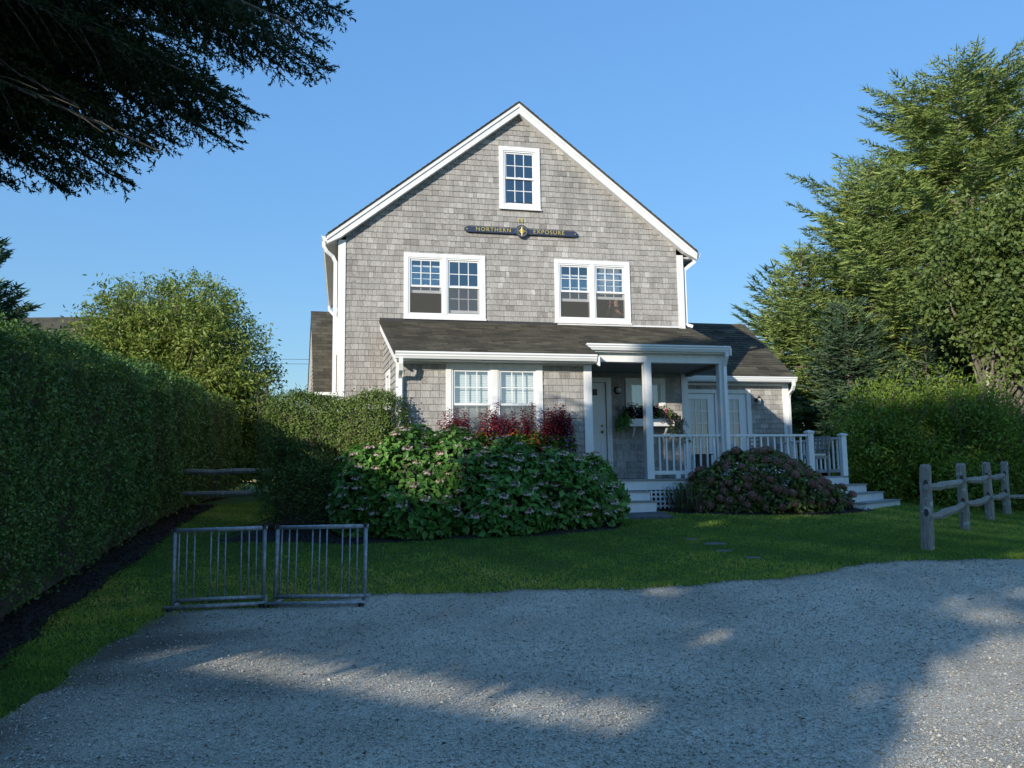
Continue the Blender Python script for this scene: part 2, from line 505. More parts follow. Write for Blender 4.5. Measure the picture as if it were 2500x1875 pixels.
def clumped(P, scale, seed=0):
    """smooth 0..1 pseudo-noise at points, for patches of light and dark growth"""
    r = np.random.default_rng(seed)
    v = np.zeros(len(P))
    for k in range(6):
        w = r.normal(size=3) * scale * (1 + k * 0.5); ph = r.uniform(0, 6.28)
        v += np.sin(P @ w + ph) / (1 + 0.4 * k)
    return 0.5 + 0.5 * np.tanh(v * 0.6)

# ------------------------------------------------------------------ ground
GP = np.array([(0,-3,.02),(0,2,.03),(0,5,.05),(-3.2,8.86,.13),(0,9.5,.22),(6.4,10.2,.40),(6,5,.10),(5.7,11,.47),(8,14.1,.52),(9.8,16.5,.55),(11,17.9,.58),(0,13.5,.66),(3.5,16,.85),(1.3,16.3,.87),(-2,15.5,.82),(6.3,18,1.0),(-8.4,22,.95),(-5,7.7,.08),(-5.6,14,.62),(-12,20,.9),(15,25,.8),(0,30,1.2),(-15,35,1.2),(20,40,1.2),(-15,5,.1),(16,5,.2),(-40,-20,0),(40,-20,0),(-50,60,1.2),(50,60,1.2)])
def _k(r): return np.where(r > 1e-9, r * r * np.log(r + 1e-9), 0)
_n = len(GP)
_A = np.zeros((_n + 3, _n + 3))
_A[:_n, :_n] = _k(np.hypot(GP[:, None, 0] - GP[None, :, 0], GP[:, None, 1] - GP[None, :, 1])) + np.eye(_n) * .3
_A[:_n, _n] = 1; _A[:_n, _n + 1:] = GP[:, :2]; _A[_n:, :_n] = _A[:_n, _n:].T
_W = np.linalg.solve(_A, np.r_[GP[:, 2], 0, 0, 0])
def gz(x, y):
    x = np.clip(np.asarray(x, float), -48, 48); y = np.clip(np.asarray(y, float), -20, 58)
    r = np.hypot(x[..., None] - GP[:, 0], y[..., None] - GP[:, 1])
    return _k(r) @ _W[:_n] + _W[_n] + _W[_n + 1] * x + _W[_n + 2] * y
def g1(x, y): return float(gz(np.array([x]), np.array([y]))[0])

def grid_mesh(X, Y, dz=0.0):
    ny, nx = X.shape
    Z = gz(X.ravel(), Y.ravel()).reshape(X.shape) + dz
    V = np.stack([X, Y, Z], -1).reshape(-1, 3)
    i = (np.arange(ny - 1)[:, None] * nx + np.arange(nx - 1)[None, :]).ravel()
    return V, np.stack([i, i + 1, i + nx + 1, i + nx], 1)

xs = np.concatenate([[-500, -250, -120, -70], np.linspace(-48, -16, 17), np.arange(-15, 16, .5), np.linspace(16, 48, 17), [70, 120, 250, 500]])
ys = np.concatenate([[-500, -200, -80, -40, -20, -10, -5], np.arange(-2, 26, .5), np.linspace(26, 58, 17), [80, 120, 200, 350, 500]])
V, F = grid_mesh(*np.meshgrid(xs, ys))
setp(link("ground", npmesh("ground", V, F, smooth=True), M['soil']), kind='structure')

# gravel: left edge and far edge, both traced on the ground
LEFT_Y = np.array([-8, 3.0, 5.5, 7.1, 8.2, 9.0]); LEFT_X = np.array([-2.6, -3.05, -3.4, -3.65, -3.8, -3.75])
FAR_X = np.array([-6, -3.9, -3.3, -2.8, -1.7, -1.15, 0, 1, 2, 3.2, 3.9, 4.6, 5.25, 6.5, 9, 20])
FAR_Y = np.array([8.6, 8.85, 9.05, 9.15, 9.54, 9.62, 9.58, 9.47, 9.41, 9.63, 9.98, 10.3, 10.44, 10.45, 10.5, 11])
def wob(a, s): return 0.05 * np.sin(a * 3.1 + s) + 0.03 * np.sin(a * 7.7 + 2 * s) + 0.02 * np.sin(a * 17.3 + s)
def left_x(y): return np.interp(y, LEFT_Y, LEFT_X) + wob(np.asarray(y), 1.3)
def far_y(x): return np.interp(x, FAR_X, FAR_Y) + wob(np.asarray(x), .4)
def on_gravel(x, y): return (y < far_y(x)) & (x > left_x(y))
tt = np.concatenate([np.linspace(0, .5, 12), np.linspace(.52, 1, 60)])
vv = np.concatenate([np.linspace(0, 12, 161), np.linspace(12.5, 26, 20)])
VV, TT = np.meshgrid(vv, tt)
fy = far_y(VV - 3.75)
YY = -8 + TT * (fy + 8)
XX = VV + left_x(YY)
V, F = grid_mesh(XX, YY, 0.012)
me = npmesh("gravel_driveway", V, F, smooth=True)
d = XX - left_x(YY)
nz = clumped(V * 1.0, 1.3, 5)
soil = np.clip(1.45 - d.ravel() / 1.7 - 0.95 * nz, 0, 1) * (V[:, 1] < 8.9)
edge = np.clip(1 - (far_y(V[:, 0]) - V[:, 1]) / 0.15, 0, 1)
at = me.attributes.new("soil", 'FLOAT', 'POINT')
at.data.foreach_set("value", np.maximum(soil * .8, edge * .6).astype(np.float32))
setp(link("gravel_driveway", me, M['gravel']), kind='structure')

def bed(name, poly, dz=0.02):
    # a patch of mulch: polygon filled as a fan of rings so that it follows the ground
    c = np.mean(poly, 0); P = np.array(poly)
    n = len(P); K = 6
    ring = [c + (P - c) * (k / K) for k in range(1, K + 1)]
    V = np.concatenate([[c]] + ring)
    z = gz(V[:, 0], V[:, 1]) + dz
    z[-n:] -= dz * 0.9
    V = np.c_[V, z]
    F = [(0, 1 + i, 1 + (i + 1) % n) for i in range(n)]
    for k in range(K - 1):
        a = 1 + k * n; b = a + n
        for i in range(n):
            j = (i + 1) % n
            F += [(a + i, b + i, b + j), (a + i, b + j, a + j)]
    setp(link(name, npmesh(name, V, np.array(F), smooth=True), M['mulch']), kind='structure')
HEDGE_FRONT = [(-4.25, 5.6), (-4.98, 8.1), (-5.55, 10.6), (-6.15, 13.3), (-7.25, 18.0), (-8.35, 21.9)]
HEDGE_EDGE = [(-3.85, 5.6), (-4.45, 7.24), (-4.94, 8.86), (-5.35, 11.0), (-5.75, 13.0), (-6.5, 16.0), (-7.3, 19.45), (-7.9, 21.5)]
BEDS = []
def add_bed(poly):
    BEDS.append(np.array(poly)); bed("mulch_bed", poly)
strip = HEDGE_EDGE + [(x - .4, y) for x, y in HEDGE_FRONT[::-1]]
BEDS.append(np.array(strip))
xe = np.array(HEDGE_EDGE)
ysb = np.linspace(5.6, 21.5, 60)
ex = np.interp(ysb, xe[:, 1], xe[:, 0]) + wob(ysb, 2.0)
fx = np.interp(ysb, [p[1] for p in HEDGE_FRONT], [p[0] for p in HEDGE_FRONT]) - .9
tb = np.linspace(0, 1, 6)
XX = fx[:, None] * (1 - tb) + ex[:, None] * tb
V, F = grid_mesh(XX, np.repeat(ysb[:, None], 6, 1), 0.02)
setp(link("mulch_bed", npmesh("mulch_bed", V, F, smooth=True), M['mulch']), kind='structure')
add_bed([(-4.9, 13.3), (-3.4, 13.1), (-2.6, 12.75), (-1, 12.95), (.6, 13.1), (1.7, 13.6), (2.05, 14.6), (1.2, 15.4), (-2.2, 14.6), (-2.8, 16.6), (-4.9, 16.4)])
add_bed([(2.75, 16.2), (3.2, 15.65), (4.4, 15.3), (5.8, 15.4), (6.6, 15.9), (7.4, 16.6), (7.0, 17.2), (5, 17), (3, 16.7)])

def in_poly(x, y, poly):
    ins = np.zeros(len(x), bool); n = len(poly)
    for i in range(n):
        x0, y0 = poly[i]; x1, y1 = poly[(i + 1) % n]
        c = ((y0 > y) != (y1 > y)) & (x < (x1 - x0) * (y - y0) / (y1 - y0 + 1e-12) + x0)
        ins ^= c
    return ins

# ------------------------------------------------------------------ the house
ZB = 0.80
house = thing("shingled_house", "grey cedar-shingled two-storey house with white trim and a steep front gable", "house", (0, 0, ZB), house=True)

AP_U, AP_Z, SL = 0.215, 10.03, 0.785
def roof_z(u): return AP_Z - SL * abs(u - AP_U)
def gable_half(z, top=9.80): return (top - z) / SL
LR = (4.93, 0.402)                                  # lean-to roof: height at the wall, slope
def lean_z(y): return LR[0] + LR[1] * y

def wall_panel(mb, u0, u1, z0, z1, y0, y1, holes, gable=False):
    zs = sorted({z0, z1, *[h[2] for h in holes], *[h[3] for h in holes]})
    zs = [z for z in zs if z0 <= z <= z1]
    if gable: zs = sorted(set(zs + [6.5]))
    for a, b in zip(zs, zs[1:]):
        cuts = sorted([(h[0], h[1]) for h in holes if h[2] < b - 1e-6 and h[3] > a + 1e-6])
        x = u0; spans = []
        for c0, c1 in cuts:
            spans.append((x, c0)); x = c1
        spans.append((x, u1))
        for s0, s1 in spans:
            l0 = l1 = s0; r0 = r1 = s1
            if gable and b > 6.5:
                l0, l1 = max(s0, AP_U - gable_half(a)), max(s0, AP_U - gable_half(b))
                r0, r1 = min(s1, AP_U + gable_half(a)), min(s1, AP_U + gable_half(b))
                if r0 <= l0: continue
                if r1 < l1: r1 = l1 = (l1 + r1) / 2
            mb.hexa([(l0, y0, a), (r0, y0, a), (r0, y1, a), (l0, y1, a), (l1, y0, b), (r1, y0, b), (r1, y1, b), (l1, y1, b)])

# window openings: casing outer (u0,u1,z0,z1)
WIN_L = (-2.365, -0.575, 4.985, 6.445)
WIN_R = (1.003, 2.790, 4.982, 6.443)
WIN_A = (-0.238, 0.710, 7.545, 9.017)
WIN_P = (2.608, 3.553, 2.75, 3.757)
WIN_B = (-1.757, 0.090, 2.12, 3.70)
DOOR = (1.09, 2.264, 1.49, 3.757)
FRENCH = (4.35, 6.977, 1.49, 3.79)
def inset(w, d=0.09): return (w[0] + d, w[1] - d, w[2] + d, w[3] - d)

wall_mb = MB()
wall_panel(wall_mb, -3.74, 4.10, ZB, 9.79, 0.0, 0.12, [inset(WIN_L), inset(WIN_R), inset(WIN_A), inset(WIN_P), (DOOR[0] + .09, DOOR[1] - .09, DOOR[2], DOOR[3] - .09), (-2.4, .8, 1.6, 4.2)], gable=True)
wall_mb.box(-3.74, -3.62, 0.12, 6.6, ZB, 6.66)
wall_mb.box(3.98, 4.10, 0.12, 6.6, ZB, 6.66)
REAR_HOLE = (-2.45, -1.75, 7.05, 7.95)
wall_panel(wall_mb, -3.62, 3.98, ZB, 9.79, 6.48, 6.6, [REAR_HOLE], gable=True)
wall = wall_mb.build("wall", M['sheathing'], house)
rooms = MB()
rooms.box(-3.62, 3.98, 0.13, 6.47, 4.25, 4.35)       # upper floor
rooms.box(-3.62, 3.98, 0.13, 6.47, 1.40, 1.49)       # ground floor
rooms.box(-3.61, 3.97, 4.4, 4.5, 1.49, 4.25)         # back partition downstairs
rooms.box(0.5, 0.6, 0.13, 6.47, 4.35, 7.4)           # partition upstairs
rooms.box(0.6, 3.97, 3.2, 3.3, 4.35, 7.9)
rooms.build("interior_wall", M['room'], house)
lin = MB()
lin.box(-3.61, -3.60, 0.13, 6.47, 4.35, 6.6); lin.box(3.96, 3.97, 0.13, 6.47, 4.35, 6.6)
lin.build("interior_lining", M['room'], house)

bayw = MB()
wall_panel(bayw, -2.64, 1.05, ZB, 3.72, -2.38, -2.28, [inset(WIN_B)])
def bay_u(y): return -2.79 - y * .062          # left side of the bay, not quite square to the front
bayw.hexa([(bay_u(-2.28), -2.28, ZB), (bay_u(-2.28) + .1, -2.28, ZB), (bay_u(0) + .1, 0, ZB), (bay_u(0), 0, ZB), (bay_u(-2.28), -2.28, 3.93), (bay_u(-2.28) + .1, -2.28, 3.93), (bay_u(0) + .1, 0, 4.83), (bay_u(0), 0, 4.83)])
bayw.prism_x([(-2.28, ZB), (0.0, ZB), (0.0, 4.83), (-2.28, 3.93)], 0.95, 1.05)
bay_wall = bayw.build("wall", M['sheathing'], house)
wing = MB()
wall_panel(wing, 4.10, 8.08, ZB, 3.96, 2.42, 2.54, [(FRENCH[0] + .09, FRENCH[1] - .09, FRENCH[2], FRENCH[3] - .09)])
wing.prism_x([(2.54, ZB), (7.2, ZB), (7.2, 4.0), (4.75, 5.9), (2.54, 4.1)], 7.98, 8.08)
wing.box(4.1, 7.98, 7.1, 7.2, ZB, 4.0)
wing_wall = wing.build("wall", M['sheathing'], house)
wr = MB(); wr.box(4.11, 7.97, 4.6, 4.7, 1.4, 4.0); wr.box(4.11, 7.97, 2.55, 7.0, 1.38, 1.48)
wr.build("interior_wall", M['room'], house)

# --- cedar shingles: real wedges laid in courses
SH = []        # (area weight, parent, verts, tone)
def shingle(parent, a, b, z, ex, y, axis='u', fixed=0.0, n=-1):
    g = 0.0022
    h = ex + 0.018
    dz = random.uniform(-.003, .003)
    t0, t1 = 0.020 + random.uniform(-.002, .004), 0.004
    a += g; b -= g
    if b - a < 0.02: return
    tone = min(1, max(0, random.gauss(.5, .17)))
    zb, zt = z + dz, z + h
    if axis == 'u':
        vs = [(a, y - t0, zb), (b, y - t0, zb), (b, y, zb), (a, y, zb), (a, y - t1, zt), (b, y - t1, zt), (b, y, zt), (a, y, zt)]
    else:       # side walls: a,b run along y, wall face at x=fixed, outward n
        fx = fixed if callable(fixed) else (lambda q: fixed)
        fa, fb = fx(a), fx(b)
        vs = [(fa + n * t0, a, zb), (fb + n * t0, b, zb), (fb, b, zb), (fa, a, zb), (fa + n * t1, a, zt), (fb + n * t1, b, zt), (fb, b, zt), (fa, a, zt)]
        if n > 0: vs = [vs[i] for i in (1, 0, 3, 2, 5, 4, 7, 6)]
    wgt = (b - a) * ex / (17 + (y if axis == 'u' else 3)) ** 2
    SH.append((wgt if axis == 'u' else 0, parent, vs, tone))

def shingle_field(parent, u0, u1, z0, z1, y, holes, ex=0.127, lim=None, axis='u', fixed=0, n=-1):
    k = 0
    z = z0
    while z < z1 - 0.01:
        exx = min(ex, z1 - z)
        a, b = u0, u1
        if lim:
            a, b = lim(z + 0.3 * exx)
            a, b = max(a, u0), min(b, u1)
            if b - a < .05: z += ex; continue
        spans = [(a, b)]
        for h in holes:
            if h[2] < z + exx * .85 and h[3] > z + exx * .15:
                ns = []
                for s0, s1 in spans:
                    if h[1] <= s0 or h[0] >= s1: ns.append((s0, s1)); continue
                    if h[0] > s0: ns.append((s0, h[0]))
                    if h[1] < s1: ns.append((h[1], s1))
                spans = ns
        runs = [(s0, s1, z, exx) for s0, s1 in spans]
        for h in holes:
            if h[2] < z + exx * .85 and h[3] > z + exx * .15:
                c0, c1 = max(h[0], a), min(h[1], b)
                if c1 - c0 > .05:
                    if z < h[3] < z + exx - .012: runs.append((c0, c1, h[3] + .003, z + exx - h[3] - .003))
                    if z + .012 < h[2] < z + exx: runs.append((c0, c1, z, h[2] - z - .018))
        for s0, s1, zz_, ee in runs:
            x = s0
            while x < s1 - 1e-4:
                w = random.choice([random.uniform(.075, .14), random.uniform(.12, .22)])
                if s1 - (x + w) < .05: w = s1 - x
                shingle(parent, x, x + w, zz_, ee, y, axis, fixed, n)
                x += w
        z += ex; k += 1

glim = lambda z: (AP_U - gable_half(z, 9.86), AP_U + gable_half(z, 9.86))
shingle_field(wall, -3.6, 3.955, 4.97, 9.75, 0.0, [WIN_L, WIN_R, WIN_A], lim=lambda z: glim(z) if z > 6.3 else (-9, 9))
shingle_field(wall, -3.6, -2.71, 1.5, 4.97, 0.0, [])
shingle_field(wall, 1.07, 3.955, 1.5, 3.86, 0.0, [DOOR, WIN_P])
shingle_field(bay_wall, -2.54, 0.91, 1.9, 3.70, -2.38, [WIN_B])
shingle_field(bay_wall, -2.38, -0.02, 1.6, 4.8, 0, [(-1.35, -.75, 2.2, 3.7)], lim=lambda z: (max(-2.38, (z - 4.78) / .402), 0), axis='y', fixed=bay_u, n=-1)
shingle_field(wing_wall, 4.12, 7.915, 1.5, 3.90, 2.42, [FRENCH])
shingle_field(wall, 0.02, 6.6, 2.2, 6.6, 0, [], axis='y', fixed=-3.74, n=-1, ex=0.127)
SH.sort(key=lambda s: -s[0])
rest = {}
for i, (wgt, par, vs, tone) in enumerate(SH):
    if i < 296:
        MB().add(vs, [(0, 1, 5, 4), (0, 3, 2, 1), (0, 4, 7, 3), (1, 2, 6, 5), (4, 5, 6, 7)], tone).build("shingle", M['cedar'], par, tone=True)
    else:
        rest.setdefault(par.name, (par, MB()))[1].add(vs, [(0, 1, 5, 4), (0, 3, 2, 1), (0, 4, 7, 3), (1, 2, 6, 5), (4, 5, 6, 7)], tone)
for par, mb in rest.values():
    setp(mb.build("shingles", M['cedar'], par, tone=True), kind='stuff')

# --- roofs
def slab(mb, p00, p10, p11, p01, t):
    p = [Vector(q) for q in (p00, p10, p11, p01)]
    n = (p[1] - p[0]).cross(p[3] - p[0]).normalized()
    lo = [q - n * t for q in p]
    mb.hexa([*lo, *p])
mr = MB()
EU_L, EU_R = -4.02, 4.43
for e in (EU_L, EU_R):
    mr.hexa([(e, -.19, roof_z(e) - .045), (AP_U, -.19, AP_Z - .045), (AP_U, 6.75, AP_Z - .045), (e, 6.75, roof_z(e) - .045),
             (e, -.19, roof_z(e)), (AP_U, -.19, AP_Z), (AP_U, 6.75, AP_Z), (e, 6.75, roof_z(e))])
main_roof = mr.build("roof", M['asphalt_shingle'], house, tone=True)
edge_mb = MB()      # ragged shingle ends along the rake, seen against the sky
for sgn, e in ((-1, EU_L), (1, EU_R)):
    L = abs(e - AP_U) * math.hypot(1, SL); k = int(L / .14)
    for i in range(k):
        a, b = AP_U + sgn * i * .14 / math.hypot(1, SL), AP_U + sgn * (i * .14 + .16) / math.hypot(1, SL)
        edge_mb.hexa([(a, -.205, roof_z(a) - .006), (b, -.205, roof_z(b) + .006), (b, 0.3, roof_z(b) + .006), (a, .3, roof_z(a) - .006),
                      (a, -.205, roof_z(a) + .005), (b, -.205, roof_z(b) + .017), (b, .3, roof_z(b) + .017), (a, .3, roof_z(a) + .005)], random.random())
setp(edge_mb.build("roof_shingles", M['asphalt_shingle'], main_roof, tone=True), kind='stuff')

lr = MB()
LU0, LU1, PU1 = -2.83, 1.12, 4.25
def edge_u(y): return -2.885 - y * .058
lr.hexa([(edge_u(-2.74), -2.74, lean_z(-2.74) - .05), (LU1, -2.74, lean_z(-2.74) - .05), (LU1, -.001, lean_z(0) - .05), (edge_u(0), -.001, lean_z(0) - .05),
         (edge_u(-2.74), -2.74, lean_z(-2.74)), (LU1, -2.74, lean_z(-2.74)), (LU1, -.001, lean_z(0)), (edge_u(0), -.001, lean_z(0))])
lr.hexa([(LU1 + .001, -1.85, lean_z(-1.85) - .05), (PU1, -1.85, lean_z(-1.85) - .05), (PU1, -.001, lean_z(0) - .05), (LU1 + .001, -.001, lean_z(0) - .05),
         (LU1 + .001, -1.85, lean_z(-1.85)), (PU1, -1.85, lean_z(-1.85)), (PU1, -.001, lean_z(0)), (LU1 + .001, -.001, lean_z(0))])
lean_roof = lr.build("roof", M['sheathing'], house)
lean_roof["label"] = "dark asphalt lean-to roof over the bay and porch"
WR_Y0, WR_Z0, WR_Y1, WR_Z1 = 2.10, 4.10, 4.75, 6.02
wsl = (WR_Z1 - WR_Z0) / (WR_Y1 - WR_Y0)
wrf = MB()
WU1 = 8.17
wrf.hexa([(4.11, WR_Y0, WR_Z0 - .05), (WU1, WR_Y0, WR_Z0 - .05), (WU1, WR_Y1, WR_Z1 - .05), (4.11, WR_Y1, WR_Z1 - .05), (4.11, WR_Y0, WR_Z0), (WU1, WR_Y0, WR_Z0), (WU1, WR_Y1, WR_Z1), (4.11, WR_Y1, WR_Z1)])
wrf.hexa([(WU1, 7.4, WR_Z0 - .05), (4.11, 7.4, WR_Z0 - .05), (4.11, WR_Y1, WR_Z1 - .05), (WU1, WR_Y1, WR_Z1 - .05), (WU1, 7.4, WR_Z0), (4.11, 7.4, WR_Z0), (4.11, WR_Y1, WR_Z1), (WU1, WR_Y1, WR_Z1)])
wing_roof = wrf.build("roof", M['sheathing'], house)
wing_roof["label"] = "dark asphalt roof of the low side wing"

RS = []
def roof_field(parent, u0, u1, ya, za, yb, zb, ulim=None, ex=.14, tab=.32):
    """tabs from the eave (ya,za) up to (yb,zb)"""
    L = math.hypot(yb - ya, zb - za); n = int(L / ex) + 1
    dy, dz = (yb - ya) / L, (zb - za) / L
    ny, nz_ = -dz, dy                       # outward normal in (y,z)
    if nz_ < 0: ny, nz_ = -ny, -nz_
    for k in range(n):
        s0 = k * ex; s1 = min(s0 + ex + .02, L)
        a0, b0 = u0, u1
        if ulim: a0, b0 = ulim(ya + dy * s0)
        x = a0 - (k % 2) * tab / 2 - random.uniform(0, .04)
        while x < b0:
            a, b = max(x + .006, a0), min(x + tab - .006, b0)
            if b - a > .02:
                def P(u, s, h): return (u, ya + dy * s + ny * h, za + dz * s + nz_ * h)
                h0 = .015 + random.uniform(0, .006)
                vs = [P(a, s0, .0), P(b, s0, .0), P(b, s1, .0), P(a, s1, .0), P(a, s0, h0), P(b, s0, h0), P(b, s1, .004), P(a, s1, .004)]
                RS.append(((b - a) / (17 + ya + dy * s0) ** 2, parent, vs, min(1, max(0, random.gauss(.5, .26)))))
            x += tab
roof_field(lean_roof, LU0, PU1, -2.745, lean_z(-2.745), 0.0, lean_z(0), ulim=lambda y: (edge_u(y), LU1 if y < -1.86 else PU1))
NL = len(RS)
roof_field(wing_roof, 4.26, WU1, WR_Y0 - .01, WR_Z0 - .007, WR_Y1, WR_Z1)
RS.sort(key=lambda s: -s[0])
rest = {}
RF = [(4, 5, 6, 7), (0, 1, 5, 4), (0, 4, 7, 3), (1, 2, 6, 5)]
for i, (w, par, vs, tone) in enumerate(RS):
    if i < 296: MB().add(vs, RF, tone).build("roof_shingle", M['asphalt_shingle'], par, tone=True)
    else: rest.setdefault(par.name, (par, MB()))[1].add(vs, RF, tone)
for par, mb in rest.values():
    setp(mb.build("roof_shingles", M['asphalt_shingle'], par, tone=True), kind='stuff')
fl = MB()
fl.box(-2.88, .95, -.035, -.004, 4.90, 4.985); fl.box(.95, 4.2, -.03, -.004, 4.90, 4.95)
fl.build("flashing", M['flashing'], house)
pale = MB(); pale.box(1.05, 4.0, -.045, -.031, 4.935, 4.968)
pale.build("drip_edge", M['white'], house)
rc = MB()
rc.hexa([(4.11, WR_Y1 - .13, WR_Z1 - .085), (WU1, WR_Y1 - .13, WR_Z1 - .085), (WU1, WR_Y1, WR_Z1 + .005), (4.11, WR_Y1, WR_Z1 + .005), (4.11, WR_Y1 - .13, WR_Z1 - .065), (WU1, WR_Y1 - .13, WR_Z1 - .065), (WU1, WR_Y1, WR_Z1 + .025), (4.11, WR_Y1, WR_Z1 + .025)])
rc.build("ridge_cap", M['asphalt_shingle'], wing_roof, tone=True)

# --- white trim
def rake(side):
    mb = MB(); s = -1 if side < 0 else 1
    e = EU_L + .02 if s < 0 else EU_R - .02
    zt = lambda u: roof_z(u) - .048
    t = .225
    poly_hi = [(AP_U, zt(AP_U)), (e, zt(e)), (e, zt(e) - .15), (e - s * .30, zt(e - s * .3) - t), (AP_U, zt(AP_U) - t)]
    if s > 0: poly_hi = poly_hi[::-1]
    mb.prism_y(poly_hi, -.165, -.002)
    cap = [(AP_U, zt(AP_U)), (e, zt(e)), (e, zt(e) - .075), (AP_U, zt(AP_U) - .075)]
    if s > 0: cap = cap[::-1]
    mb.prism_y(cap, -.188, -.166)
    return mb.build("rake_board", M['white'], house)
rake(-1); rake(1)
for u0, u1, e in ((-3.757, -3.6, -3.757), (3.955, 4.112, 4.112)):
    mb = MB()
    mb.box(u0, u1, -.034, -.001, 1.45 if u0 > 0 else ZB + .05, 6.66)
    if u0 < 0: mb.box(u0 - .001, u0 + .02, 0.0, .14, ZB + .05, 6.55)
    mb.build("corner_board", M['white'], house)
# side eaves
for a, b in ((EU_L + .02, -3.745), (4.105, EU_R - .02)):
    MB().box(a, b, 0.0, 6.7, 6.60, 6.625).build("soffit", M['white'], house)
def gutter(axis, a, b, pos, zt, out, name="gutter"):
    """K-style trough. axis 'u': runs along u at front face y=pos, out=-1; axis 'y': runs along y at u=pos"""
    prof = [(0, 0), (0, -.125), (.055, -.125), (.075, -.085), (.085, -.075), (.085, -.05), (.105, -.03), (.105, 0), (.095, 0), (.095, -.02), (.01, -.02), (.01, 0)]
    mb = MB()
    if axis == 'u':
        mb.prism_x([(pos + out * p, zt + q) for p, q in prof], a, b)
    else:
        mb.prism_y([(pos + out * p, zt + q) for p, q in prof][::(-1 if out > 0 else 1)], a, b)
    return mb.build(name, M['vinyl'], house)
gutter('y', -.12, 6.72, EU_L + .018, 6.71, -1)
gutter('y', -.12, 6.72, EU_R - .018, 6.70, 1)
def downspout(path, w=.04):
    mb = MB(); mb.tube(path, w * 1.25, n=4, square=True)
    return mb.build("downspout", M['vinyl'], house)
downspout([(-4.06, -.02, 6.60), (-4.06, -.02, 6.50), (-4.0, .0, 6.40), (-3.87, .05, 6.30), (-3.815, .06, 6.18), (-3.815, .06, ZB + .1)])
downspout([(-4.06, 6.5, 6.60), (-4.06, 6.5, 6.48), (-3.86, 6.45, 6.25), (-3.82, 6.45, 6.1), (-3.82, 6.45, ZB + .2)])
downspout([(4.40, -.02, 6.58), (4.40, -.02, 6.52), (4.28, .02, 6.43), (4.17, .06, 6.33), (4.165, .06, 6.2), (4.165, .06, 5.06), (4.22, .02, 5.0), (4.30, -.02, 4.97)])
# bay
mb = MB(); mb.box(-2.672, -2.54, -2.415, -2.385, ZB, 3.69); mb.box(-2.672, -2.645, -2.384, -2.28, ZB, 3.8); mb.build("corner_board", M['white'], house)
mb = MB(); mb.box(.905, 1.062, -2.415, -2.385, ZB, 3.695); mb.box(1.052, 1.075, -2.384, -2.25, ZB, 3.8); mb.build("corner_board", M['white'], house)
mb = MB()
mb.box(-2.70, LU1 - .02, -2.715, -2.685, 3.69, 3.79)       # fascia
mb.box(-2.68, LU1 - .03, -2.684, -2.386, 3.70, 3.715)      # soffit
mb.box(-2.54, .905, -2.41, -2.385, 3.668, 3.699)
mb.build("fascia", M['white'], house)
gutter('u', -2.71, 1.06, -2.717, 3.835, -1)
mb = MB()
ea, eb = edge_u(-2.72) + .012, edge_u(-.04) + .012
mb.hexa([(ea, -2.72, 3.64), (ea + .03, -2.72, 3.64), (eb + .03, -.04, 4.72), (eb, -.04, 4.72), (ea, -2.72, lean_z(-2.72) - .052), (ea + .03, -2.72, lean_z(-2.72) - .052), (eb + .03, -.04, lean_z(-.04) - .052), (eb, -.04, lean_z(-.04) - .052)])
mb.build("rake_board", M['white'], house)
mb = MB()
mb.hexa([(1.085, -2.80, 3.62), (1.115, -2.80, 3.62), (1.115, -1.78, 4.03), (1.085, -1.78, 4.03), (1.085, -2.80, 3.80), (1.115, -2.80, 3.80), (1.115, -1.86, lean_z(-1.86) - .052), (1.085, -1.86, lean_z(-1.86) - .052)])
mb.build("rake_board", M['white'], house)
downspout([(-2.61, -2.77, 3.71), (-2.61, -2.77, 3.62), (-2.605, -2.72, 3.52), (-2.605, -2.56, 3.46), (-2.605, -2.46, 3.38), (-2.605, -2.46, ZB + .1)])
# porch beam, ceiling, posts
mb = MB()
mb.box(1.12, 4.19, -1.70, -1.55, 3.87, 4.045)
mb.box(1.12, 4.23, -1.825, -1.80, 4.05, 4.16)
mb.box(1.12, 4.22, -1.799, -1.54, 4.047, 4.062)
mb.build("porch_beam", M['white'], house)
gutter('u', 1.13, 4.24, -1.827, 4.205, -1)
mb = MB(); mb.hexa([(4.215, -1.96, 4.0), (4.245, -1.96, 4.0), (4.245, -.02, 4.78), (4.215, -.02, 4.78), (4.215, -1.96, 4.16), (4.245, -1.96, 4.16), (4.245, -.02, lean_z(-.02) - .052), (4.215, -.02, lean_z(-.02) - .052)])
mb.build("rake_board", M['white'], house)
mb = MB(); mb.prism_x([(-1.5, 3.99), (-.02, 3.99), (-.02, 4.80), (-1.5, 4.20)], 4.10, 4.12); mb.build("porch_gable", M['white'], house)
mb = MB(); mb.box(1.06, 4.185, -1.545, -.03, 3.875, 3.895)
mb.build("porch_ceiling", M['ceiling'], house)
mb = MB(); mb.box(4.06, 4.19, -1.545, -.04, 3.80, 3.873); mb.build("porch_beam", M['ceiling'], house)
for u in (2.42, 4.075):
    mb = MB(); mb.box(u, u + .15, -1.70, -1.55, 1.49, 3.869); mb.build("porch_post", M['white'], house)
downspout([(4.17, -1.88, 4.08), (4.17, -1.88, 4.0), (4.17, -1.83, 3.93), (4.175, -1.745, 3.80), (4.175, -1.745, 1.5)])
